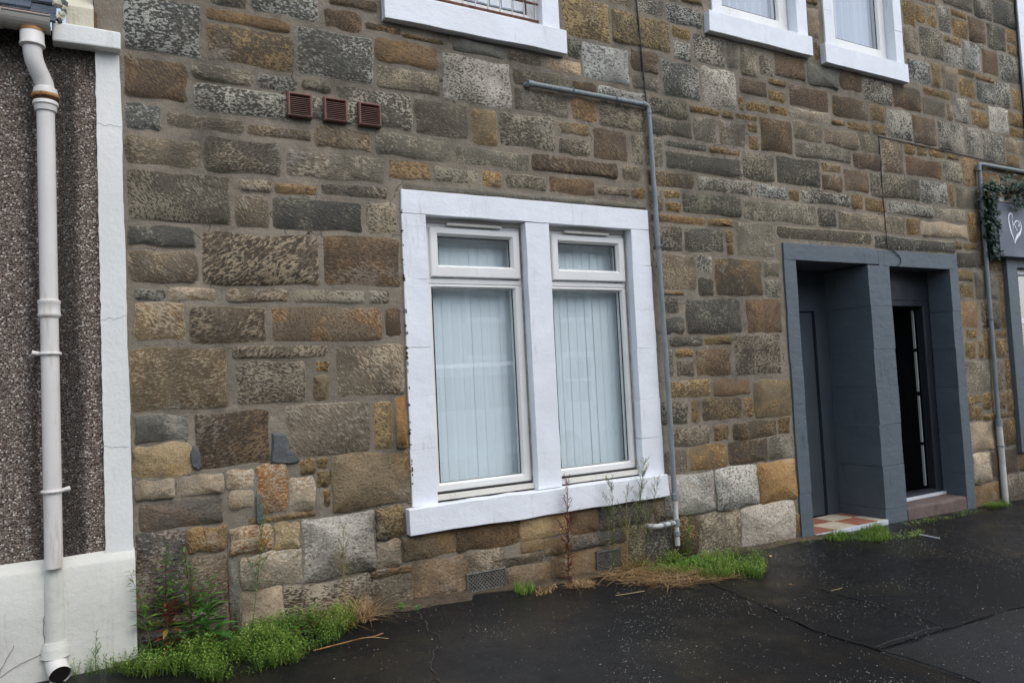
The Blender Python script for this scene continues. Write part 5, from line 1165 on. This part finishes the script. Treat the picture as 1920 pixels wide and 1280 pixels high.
for i in range(120):                                             # plastic fern fronds along the top
    x = rr.uniform(7.75, 8.6); L.blade((x, -.12, 2.76), (rr.uniform(-.8, .8), -.6, rr.uniform(-.1, 1)), rr.uniform(.10, .2), .006, rr.uniform(.8, 1) if rr.random() < .45 else rr.uniform(.2, .7), .6)
sm.tube([(8.4, -.1, 2.76), (7.9, -.1, 2.78), (7.56, -.07, 2.80), (7.5, -.05, 2.7), (7.50, -.05, 2.4), (7.52, -.05, 2.13)], .006, 6)
sm.obj('vine_stem', M['stemgreen'], iv, smooth=True); tag(L.obj('ivy_leaves', M['deep'], iv), kind='stuff')

# ------------------------------------------------------------------ across the street (seen only in the window reflections)
tt = empty('terrace_house', (8, -15, -.4), 'pale terraced house across the street, mirrored in the window panes', 'house')
zb = -.5
MB().box(-12, 34, -22, -15, zb, 5.0).obj('wall', M['oppwall'], tt)
mb = MB(); v = [(-12.2, -22.3, 5.0), (34.2, -22.3, 5.0), (34.2, -14.7, 5.0), (-12.2, -14.7, 5.0), (-12.2, -18.5, 7.8), (34.2, -18.5, 7.8)]
mb.add(v, [(0, 1, 5, 4), (2, 3, 4, 5), (3, 0, 4), (1, 2, 5), (0, 3, 2, 1)]).obj('roof', M['opproof'], tt)
darkglass = mat_plain('far_window_glass', (44, 50, 58), .1, .1)
for fl, z0 in ((0, .4), (1, 3.0)):
    for i in range(13):
        x0 = -9+i*3.1
        w = MB().frame(x0-.16, x0+1.16, z0-.14, z0+1.56, -14.97, -14.99, .16, .16, .14, .16, .02, -.01).obj('window', M['white'], tt)
        MB().box(x0, x0+1, -14.995, -14.985, z0, z0+1.4).obj('pane', darkglass, w); MB().box(x0, x0+1, -14.98, -14.965, z0+.66, z0+.74).obj('meeting_rail', M['pvc'], w)
vn = empty('parked_van', (6.2, -8.4, -.45), 'silver van parked across the road, mirrored in the window panes', 'van')
prof = [(-2.3, .35), (-2.35, .7), (-2.3, 1.75), (-2.15, 1.95), (.7, 1.98), (.95, 1.9), (1.55, 1.25), (2.25, 1.02), (2.4, .7), (2.38, .35)]
v = []; n = len(prof)
for s in (-.92, -.8, .8, .92):
    for x, z in prof: k = 1 if abs(s) < .9 else .97; v.append((6.2+x*k, -8.4+s, -.45+(z if abs(s) < .9 else .35+(z-.35)*.955)))
f = [(j*n+i, j*n+(i+1) % n, (j+1)*n+(i+1) % n, (j+1)*n+i) for j in range(3) for i in range(n)]+[tuple(range(n))[::-1], tuple(3*n+i for i in range(n))]
MB().add(v, f).obj('body', M['vanpaint'], vn, smooth=True)
for (a, b) in ((-.1, .9), (-1.1, -.2), (-2.1, -1.2)): MB().add([(6.2+a, -7.474, .72), (6.2+b+.3*(b > .5), -7.474, .72), (6.2+b, -7.474, 1.30), (6.2+a, -7.474, 1.30), (6.2+a, -7.49, .72), (6.2+b+.3*(b > .5), -7.49, .72), (6.2+b, -7.49, 1.30), (6.2+a, -7.49, 1.30)], [(0, 1, 2, 3), (7, 6, 5, 4), (0, 4, 5, 1), (2, 6, 7, 3)]).obj('side_window', darkglass, vn)
for x in (-1.45, 1.5):
    for s in (-.85, .85):
        w = MB().tube([(6.2+x, -8.4+s-.1, -.12), (6.2+x, -8.4+s+.1, -.12)], .33, 20).obj('wheel', M['rubber'], vn); MB().tube([(6.2+x, -8.4+s-.105, -.12), (6.2+x, -8.4+s+.105, -.12)], .2, 16).obj('rim', M['metal'], w)
